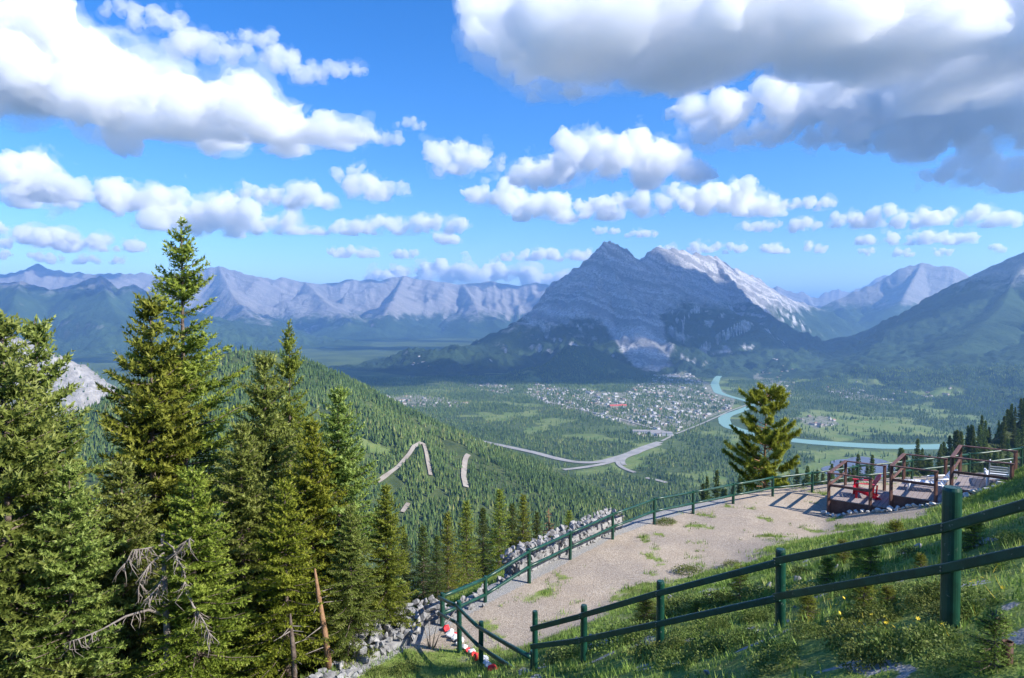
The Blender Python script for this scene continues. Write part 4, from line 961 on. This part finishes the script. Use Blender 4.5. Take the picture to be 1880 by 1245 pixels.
LEFT = [
 (PA, 336, 415, 20.0, 'tallest spruce at left, top against the sky, bare trunk showing', 'spruce', 1.0),
 (PB, 274, 540, 18.6, 'spruce with rusty tip close left of the tallest one', 'spruce', .85),
 (PB, 66, 582, 15.0, 'full blue-green spruce second from the left edge', 'blue', .88),
 (PB, 2, 572, 13.6, 'spruce cut by the left edge of the picture', 'blue', .9),
 (PA, 530, 598, 22.0, 'slim spruce standing up at the right of the left stand', 'spruce', .75),
 (PB, 484, 648, 19.5, 'spruce between the tallest and the slim one', 'blue', .9),
 (PB, 620, 710, 18.0, 'pointed pale spruce at the right end of the left stand', 'blue', .95),
 (PB, 570, 770, 17.2, 'yellow-green spruce in front of the slim one', 'yellow', .9),
 (PB, 706, 892, 16.6, 'small bright spruce by the stone blocks', 'spruce', .9),
 (PB, 440, 775, 17.0, 'dense spruce low in front of the tallest one', 'blue', 1.0),
 (PB, 218, 845, 16.0, 'spruce filling the gap left of the tallest one', 'blue', 1.05),
 (PB, 118, 850, 13.8, 'low spruce right of the full blue-green one', 'blue', 1.0),
 (PB, 350, 860, 14.4, 'young spruce at the bottom below the tallest one', 'spruce', 1.1),
 (PB, 520, 880, 15.2, 'young spruce at the bottom under the yellow-green one', 'yellow', 1.0),
 (PB, 640, 930, 15.6, 'young pale spruce just left of the stone blocks', 'blue', 1.0),
 (PA, -90, 500, 15.5, 'tall spruce mostly outside the left edge', 'spruce', 1.0),
]
for (pr, u, v, Y, lab, mt, wd) in LEFT: stand(pr, u, v, Y, lab, mt, wd)
ROW = [(775,972,29.5),(800,990,28.5),(820,948,31),(855,926,32),(886,938,34.5),(917,904,33),(940,930,35),(961,914,34),(986,945,36),(740,985,29),(1046,942,33)]
ORD = ['spruce leftmost in the row behind the stone wall', 'short spruce second in the row behind the stone wall', 'spruce third in the row behind the stone wall', 'spruce fourth from left in the row behind the stone wall',
       'dark spruce left of the tallest in the row behind the stone wall', 'tallest spruce in the row behind the stone wall', 'spruce just right of the tallest in the row', 'slim spruce second right of the tallest in the row',
       'short spruce at the right end of the row', 'spruce beside the left stand, left of the row', 'small bushy spruce standing right of the dead brown one']
for k, (u, v, Y) in enumerate(ROW):
    stand(PC, u, v, Y, ORD[k], 'spruce' if k in (2, 3, 5, 7, 10) else 'dark', 1.05 if k != 10 else 1.3, 'row of spruces behind the stone wall')
# dead brown spire in the row
q = P(1008, 936, 33.5); g = float(near_h(q[0], q[1])); root = empty('dead_tree', (q[0], q[1], g)); H = q[2] - g
MB().tube([(0, 0, -.5), (.03, 0, H*.5), (0, 0, H)], [.06, .04, .008], 7).build('trunk', M_bark2, root, True)
mb = MB()
for k in range(70):
    z = H*rs.uniform(.15, .97); a = rs.uniform(0, 6.28); L = .55*(1 - z/H) + .1
    mb.tube([(0, 0, z), (math.cos(a)*L, math.sin(a)*L, z - .25*L)], [.02, .008], 4, False)
mb.build('dead_limbs', M_bark2, root)['kind'] = 'stuff'; tag(root, 'dead brown conifer spire at the right of the spruce row', 'tree')
stand(PP, 1408, 718, 33.0, 'lone yellow-green pine standing beyond the long fence', 'yellow', .82, None, 'pine_tree')
# dead limbs and snag in the left stand
q = P(293, 985, 14.3); g = float(near_h(q[0], q[1])) ; root = empty('dead_snag', (q[0], q[1], g)); H = q[2] - g
MB().tube([(0, 0, -.6), (.05, -.02, H*.5), (-.02, 0, H)], [.10, .075, .04], 9).build('trunk', M_dead, root, True)
def limb(pts, r0, twigs, seed):
    r = random.Random(seed); pts = [Vector(p) for p in pts]; mb = MB(); n = len(pts)
    mb.tube(pts, [r0*(1 - .8*i/(n-1)) for i in range(n)], 7)
    for k in range(twigs):
        f = r.uniform(.25, .98)*(n-1); i = min(int(f), n-2); p = pts[i].lerp(pts[i+1], f-i); L = r.uniform(.15, .5)
        d = Vector((r.gauss(0, .35), r.gauss(0, .35), -1)).normalized(); m_ = p + d*L*.5 + Vector((r.gauss(0, .06), r.gauss(0, .06), 0))
        mb.tube([p, m_, p + d*L + Vector((r.gauss(0, .1), 0, .03))], [.012, .008, .003], 4, False)
    return mb
W = lambda u, v, Y: Vector(P(u, v, Y)) - Vector((q[0], q[1], g))
for i, (pp, r0, tw) in enumerate((
    ([W(290,1138,14), W(262,1128,13.8), W(220,1140,13.6), W(175,1165,13.4), W(135,1182,13.2), W(108,1190,13.1)], .034, 26),
    ([W(294,1020,14), W(268,1040,13.8), W(250,1065,13.7), W(240,1100,13.6)], .026, 30), ([W(294,1005,14), W(262,1012,13.8), W(235,1015,13.7), W(215,1050,13.6)], .022, 26),
    ([W(296,1030,14), W(315,1020,13.7), W(332,1000,13.6), W(345,990,13.5)], .02, 24), ([W(330,1075,13.8), W(345,1120,13.7), W(365,1150,13.6), W(378,1180,13.5)], .026, 24),
    ([W(294,1060,14), W(280,1085,13.7), W(262,1105,13.6)], .018, 26), ([W(296,1000,14), W(310,1010,13.6), W(330,1060,13.6), W(331,1090,13.6)], .018, 20))):
    limb(pp, r0, tw, i).build('dead_limb', M_dead, root, True)
tag(root, 'grey dead snag with drooping bare limbs low in the left stand', 'tree')
for (u0, v0, u1, v1, Y, r, mt, lab) in ((580,1105,600,1262,15.0,.065,M_bark2,'orange-barked bare trunk at the bottom beside the stone blocks'), (528,1170,532,1265,14.6,.055,M_bark,'grey-brown bare trunk left of the orange one at the bottom'), (18,985,38,1262,14.6,.075,M_bark,'brown trunk at the lower left edge')):
    a, b = P(u0, v0, Y), P(u1, v1, Y); g_ = float(near_h(b[0], b[1])); b2 = b + (b - a)*max(0, (b[2] - g_)/max(.1, a[2]-b[2]))
    root = empty('tree_trunk', tuple(b2)); inv = Matrix.Translation(-Vector(b2))
    o = MB().tube([b2 - (a-b2)*.05, (a+b2)/2 + np.array([.03, 0, 0]), a, a + (a-b2)*.35], [r*1.15, r, r*.8, r*.3], 10).build('trunk', mt, root, True); o.matrix_parent_inverse = inv
    mb = MB()
    for k in range(9):
        f = rs.uniform(.35, 1.25); p_ = Vector(b2).lerp(Vector(a), f); an = rs.uniform(0, 6.28); L = rs.uniform(.2, .6)
        mb.tube([p_, p_ + Vector((math.cos(an)*L, math.sin(an)*L, -.1*L))], [.014, .004], 5, False)
    o = mb.build('dead_limbs', M_dead, root); o['kind'] = 'stuff'; o.matrix_parent_inverse = inv; tag(root, lab, 'tree')
# unseen spruce added out of frame to the right to shade the bank
for k, (x, y, h) in enumerate(((17.5, 6.0, 8.0),)):
    place(PB, 'spruce_tree', x, y, float(near_h(x, y)), h, k*1.3, 'spruce added beyond the right edge to shade the bank', 'added shade trees on the upper bank', 'dark', 1.15)
# seedlings
SEED = [(1652,1003,44),(1364,1106,62),(1607,1064,60),(1556,1040,45),(1527,1082,55),(1492,1152,56),(1596,1140,75),(1798,1012,55),(1582,1050,40),(1190,1160,55),(1640,1120,40),(1700,1060,40),(1285,1140,30),(1842,1240,110)]
for k, (u, v, hp) in enumerate(SEED):
    q = near_hit(u, v); h = hp*q[1]/F
    lab = ['dark spruce seedling just below the pale rocks', 'round spruce seedling behind the plank fence left of its middle post', 'spruce seedling behind the upper rail near the thick post'][k] if k < 3 else ('blue-green spruce seedling at the lower right corner' if k == 13 else 'small spruce seedling ' + where(u, v))
    place(PS, 'spruce_seedling', q[0], q[1], q[2] - .02, h, k*1.1, lab, 'spruce seedlings on the bank', 'blue' if k == 13 else 'spruce', rs.uniform(1.0, 1.45))
# ---------------------------------------------------------------- low shrubs and flowers
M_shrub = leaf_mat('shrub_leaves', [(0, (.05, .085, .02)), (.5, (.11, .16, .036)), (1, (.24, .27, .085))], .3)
def shrub_mesh(seed, n=1500):
    rg = np.random.default_rng(seed)
    d = unit(rg.normal(0, 1, (n, 3))); d[:, 2] = np.abs(d[:, 2]); lump = 1 + .35*noise3(d[:, 0]*2.2, d[:, 1]*2.2, d[:, 2]*2.2, seed)
    p = d * (rg.uniform(.25, 1, n)**.5 * .5 * lump)[:, None] * np.array([1, 1, .75]); L = rg.uniform(.03, .065, n)
    ax = unit(d*.6 + rg.normal(0, .6, (n, 3)) + np.array([0, 0, .4])); sd_ = unit(np.cross(ax, rg.normal(0, 1, (n, 3))))
    v = np.stack([p, p + ax*(L*.55)[:, None] + sd_*(L*.28)[:, None], p + ax*L[:, None], p + ax*(L*.55)[:, None] - sd_*(L*.28)[:, None]], 1).reshape(-1, 3)
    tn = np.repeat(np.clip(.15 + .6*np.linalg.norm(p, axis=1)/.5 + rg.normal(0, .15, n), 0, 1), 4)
    return make_mesh('low_shrub', v, np.arange(4*n).reshape(-1, 4), [M_shrub], False, {'tint': tn})
SH = [shrub_mesh(k) for k in range(4)]
SHR = [(u_, v_, w_) for u_, v_, w_ in zip(rng.uniform(1180, 1870, 34), rng.uniform(1085, 1243, 34), rng.uniform(45, 105, 34))] + [(1150,1190,120),(1080,1215,110),(1040,1225,90),(1200,1175,90),(1270,1180,70),(1330,1165,60),(1270,1058,60),(1400,1150,60),(1430,1125,50),(1700,1100,80),(1760,1145,120),(1640,1155,90),(1570,1190,110),(1660,1215,150),(1740,1200,140),(1820,1120,110),(1500,1180,80),(1380,1190,90),(1310,1215,100),(1250,1235,90),(1840,1050,80),(1690,1025,60),(1440,1240,120),(1600,1235,110),(1780,1245,150),(1350,895,70),(1380,893,80),(1420,892,70),(1325,905,60),(740,1245,60),(690,1250,50),(1225,965,40),(1550,1100,60),(1480,1060,45),(1350,1045,40),(1870,1000,70)]
for k, (u, v, wp) in enumerate(SHR):
    if 880 < v < 910 and u < 1440: q = P(u, v, 31.5); q[2] = float(near_h(q[0], q[1]))
    else: q = near_hit(u, v)
    s_ = wp*q[1]/F
    lab = 'leafy shrub beyond the long fence at the foot of the pine' if (880 < v < 910 and u < 1440) else ('wide' if wp > 95 else 'low' if wp > 65 else 'small') + ' leafy shrub ' + where(u, v)
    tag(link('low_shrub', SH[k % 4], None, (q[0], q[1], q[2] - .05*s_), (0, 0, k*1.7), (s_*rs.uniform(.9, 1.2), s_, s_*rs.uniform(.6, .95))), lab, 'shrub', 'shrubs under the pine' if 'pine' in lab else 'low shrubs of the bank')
m, t, s = new_mat('yellow_petals'); s.inputs['Base Color'].default_value = (.75, .56, .02, 1); s.inputs['Roughness'].default_value = .6; M_yel = m
fl = MB()
for k in range(6):
    a = k*1.047; c_, s2 = math.cos(a), math.sin(a); fl.add([(0, 0, 0), (c_*.5 - s2*.22, s2*.5 + c_*.22, .12), (c_, s2, .1), (c_*.5 + s2*.22, s2*.5 - c_*.22, .12)], [(0, 1, 2, 3)])
fl.tube([(0, 0, -5), (.2, 0, -2), (0, 0, 0)], [.06, .05, .05], 4, False)
FM = fl.mesh('yellow_flower', M_yel)
for k in range(34):
    cu, cv = rs.choice([(1640,1200),(1600,1180),(1680,1210),(1815,1100),(1545,1155),(1700,1040),(1750,1170)]); u, v = cu + rs.gauss(0, 26), min(1240, cv + rs.gauss(0, 18)); q = near_hit(u, v)
    tag(link('yellow_flower', FM, None, (q[0], q[1], q[2] + rs.uniform(.14, .24)), (rs.gauss(0, .3) + .4, rs.gauss(0, .3), rs.uniform(0, 6)), (.024,)*3), 'yellow wildflower ' + where(u, v), 'flower', 'yellow flowers on the bank')
# ---------------------------------------------------------------- forest trees told apart on the spur at the right
rg = np.random.default_rng(31); cnt = 0; tries = 0
while cnt < 285 and tries < 40000:
    tries += 1
    r_ = math.sqrt(rg.uniform(130**2, 600**2)); a = R(rg.uniform(6, 41)); x, y = r_*math.sin(a), r_*math.cos(a)
    z, i_ = height(np.array([x]), np.array([y]), True); z = float(z[0])
    u, v = proj(x, y, z)
    if i_[0] != 25 or not (1050 < u < 1960) or v > (965 if u < 1450 else 930): continue
    h = rg.uniform(9, 18); 
    pr = PF[cnt % 3]; root = empty('spruce_tree', (x, y, z - .3), rg.uniform(0, 6.28)); w_ = h/12*rg.uniform(.8, 1.2); root.scale = (w_, w_, h/12)
    link('trunk', pr['trunk'], root); link('crown', pr['crown'], root)
    tag(root, 'forest spruce on the steep spur beyond the decks', 'tree', 'forest spruces on the right-hand spur'); cnt += 1
# ---------------------------------------------------------------- the town in the valley
WALLC = [(.48, .46, .43), (.38, .31, .25), (.58, .57, .55), (.27, .20, .16), (.45, .42, .38)]
ROOFC = [(.20, .15, .13), (.30, .28, .27), (.36, .20, .15), (.13, .13, .14), (.45, .44, .43), (.50, .10, .07)]
MW = [simple_mat('house_wall', c, tuple(q*.9 for q in c), .3, .85, 0) for c in WALLC]; MR = [simple_mat('house_roof', c, tuple(q*.85 for q in c), .3, .8, 0) for c in ROOFC]
def house_mesh(w, d, h, rh, mw, mr):
    hw, hd = w/2, d/2; o = .6
    V = [(-hw, -hd, -1), (hw, -hd, -1), (hw, hd, -1), (-hw, hd, -1), (-hw, -hd, h), (hw, -hd, h), (hw, hd, h), (-hw, hd, h), (-hw, 0, h+rh), (hw, 0, h+rh),
         (-hw-o, -hd-o, h-.3), (hw+o, -hd-o, h-.3), (hw+o, 0, h+rh+.25), (-hw-o, 0, h+rh+.25), (hw+o, hd+o, h-.3), (-hw-o, hd+o, h-.3)]
    me = bpy.data.meshes.new('house'); me.from_pydata(V, [], [(0, 1, 5, 4), (1, 2, 6, 9, 5), (2, 3, 7, 6), (3, 0, 4, 8, 7), (10, 11, 12, 13), (12, 14, 15, 13)])
    me.materials.append(mw); me.materials.append(mr); me.polygons.foreach_set('material_index', [0, 0, 0, 0, 1, 1]); me.update(); return me
HM = []; rg = np.random.default_rng(77)
WN = ['white-grey', 'tan', 'white', 'brown', 'cream']; RN = ['brown', 'grey', 'rust', 'dark', 'pale', 'red']
for wi in range(5):
    for ri in range(5):
        big = (wi + ri) % 4 == 0
        HM.append((house_mesh(*((34, 17, 8, 2.0) if big else (17, 12, 6, 3.6)), MW[wi], MR[ri]), f'{WN[wi]}-walled {"long building" if big else "house"} with {RN[ri]} roof', big))
DIST = ['in the town centre', 'in the cluster left of town', 'on the strip upper left of town', 'by the hotel hill across the river', 'on the bench right of the river', 'at the far right end of the bench', 'in the far clearing', 'at the ranch in the green meadow', 'by the road at the near edge of town']
NB = [205, 32, 22, 30, 22, 14, 6, 12, 8]; extra_v, extra_f, extra_m = [], [], []
for di, (poly, nb) in enumerate(zip(TOWN, NB)):
    pa = np.array(poly); lo, hi = pa[:, :2].min(0), pa[:, :2].max(0); got = 0; tot = nb if di else nb + 260
    while got < tot:
        x, y = rg.uniform(lo, hi)
        if not in_poly(np.array([x]), np.array([y]), poly)[0]: continue
        if seg_dist(np.array([x]), np.array([y]), np.array(RIVER))[0][0] < 75: continue
        me, lab, big = HM[rg.integers(len(HM))]; rz = R(28 + (90 if rg.random() < .5 else 0) + rg.normal(0, 3))
        z = float(height(np.array([x]), np.array([y]))[0]); sc_ = rg.uniform(.6, 1.05)
        if got < nb:
            tag(link('house', me, None, (x, y, z), (0, 0, rz), (sc_,)*3), f'{lab} {DIST[di]}', 'house', 'houses of the valley town')
        else:
            c_, s_ = math.cos(rz)*sc_, math.sin(rz)*sc_; k0 = len(extra_v)
            for vv in me.vertices: extra_v.append((x + vv.co.x*c_ - vv.co.y*s_, y + vv.co.x*s_ + vv.co.y*c_, z + vv.co.z*sc_))
            for pl in me.polygons: extra_f.append([k0 + i for i in pl.vertices]); extra_m.append(pl.material_index)
        got += 1
me = bpy.data.meshes.new('town_houses'); me.from_pydata(extra_v, [], extra_f); me.materials.append(MW[2]); me.materials.append(MR[1]); me.polygons.foreach_set('material_index', extra_m); me.update()
tag(link('town_houses', me), 'remaining small pale houses filling the town', 'houses', kind='stuff')
q = flat(1135, 748); tag(link('house', house_mesh(95, 34, 9, 5, MW[1], MR[5]), None, tuple(q), (0, 0, R(12))), 'big red-roofed building in the middle of town', 'house', 'houses of the valley town')
for (u, v, w_) in ((1190, 797, 120), (1215, 800, 90), (1235, 692, 110), (1415, 686, 120)):
    q = flat(u, v); tag(link('house', house_mesh(w_, 40, 12, 3, MW[2], MR[1]), None, tuple(q), (0, 0, R(-8))), {1190: 'large grey-roofed shed at the near edge of town', 1215: 'second large shed right of the grey-roofed one', 1235: 'white block at the far side of town', 1415: 'large pale hotel across the river'}[u], 'house', 'houses of the valley town')
# ---------------------------------------------------------------- the air of the valley
m = bpy.data.materials.new('haze'); m.use_nodes = True; t = m.node_tree; t.nodes.clear()
pv_ = t.nodes.new('ShaderNodeVolumePrincipled'); pv_.inputs['Color'].default_value = (.29, .56, 1.0, 1); pv_.inputs['Density'].default_value = 5.3e-5; pv_.inputs['Anisotropy'].default_value = .2
t.links.new(pv_.outputs[0], t.nodes.new('ShaderNodeOutputMaterial').inputs['Volume'])
hb_ = MB().box((0, 20000, (1236 - 515)/2), (150000, 130000, 1236 + 515)); tag(hb_.build('haze', m), 'thin blue haze filling the valley air', 'haze', kind='stuff')
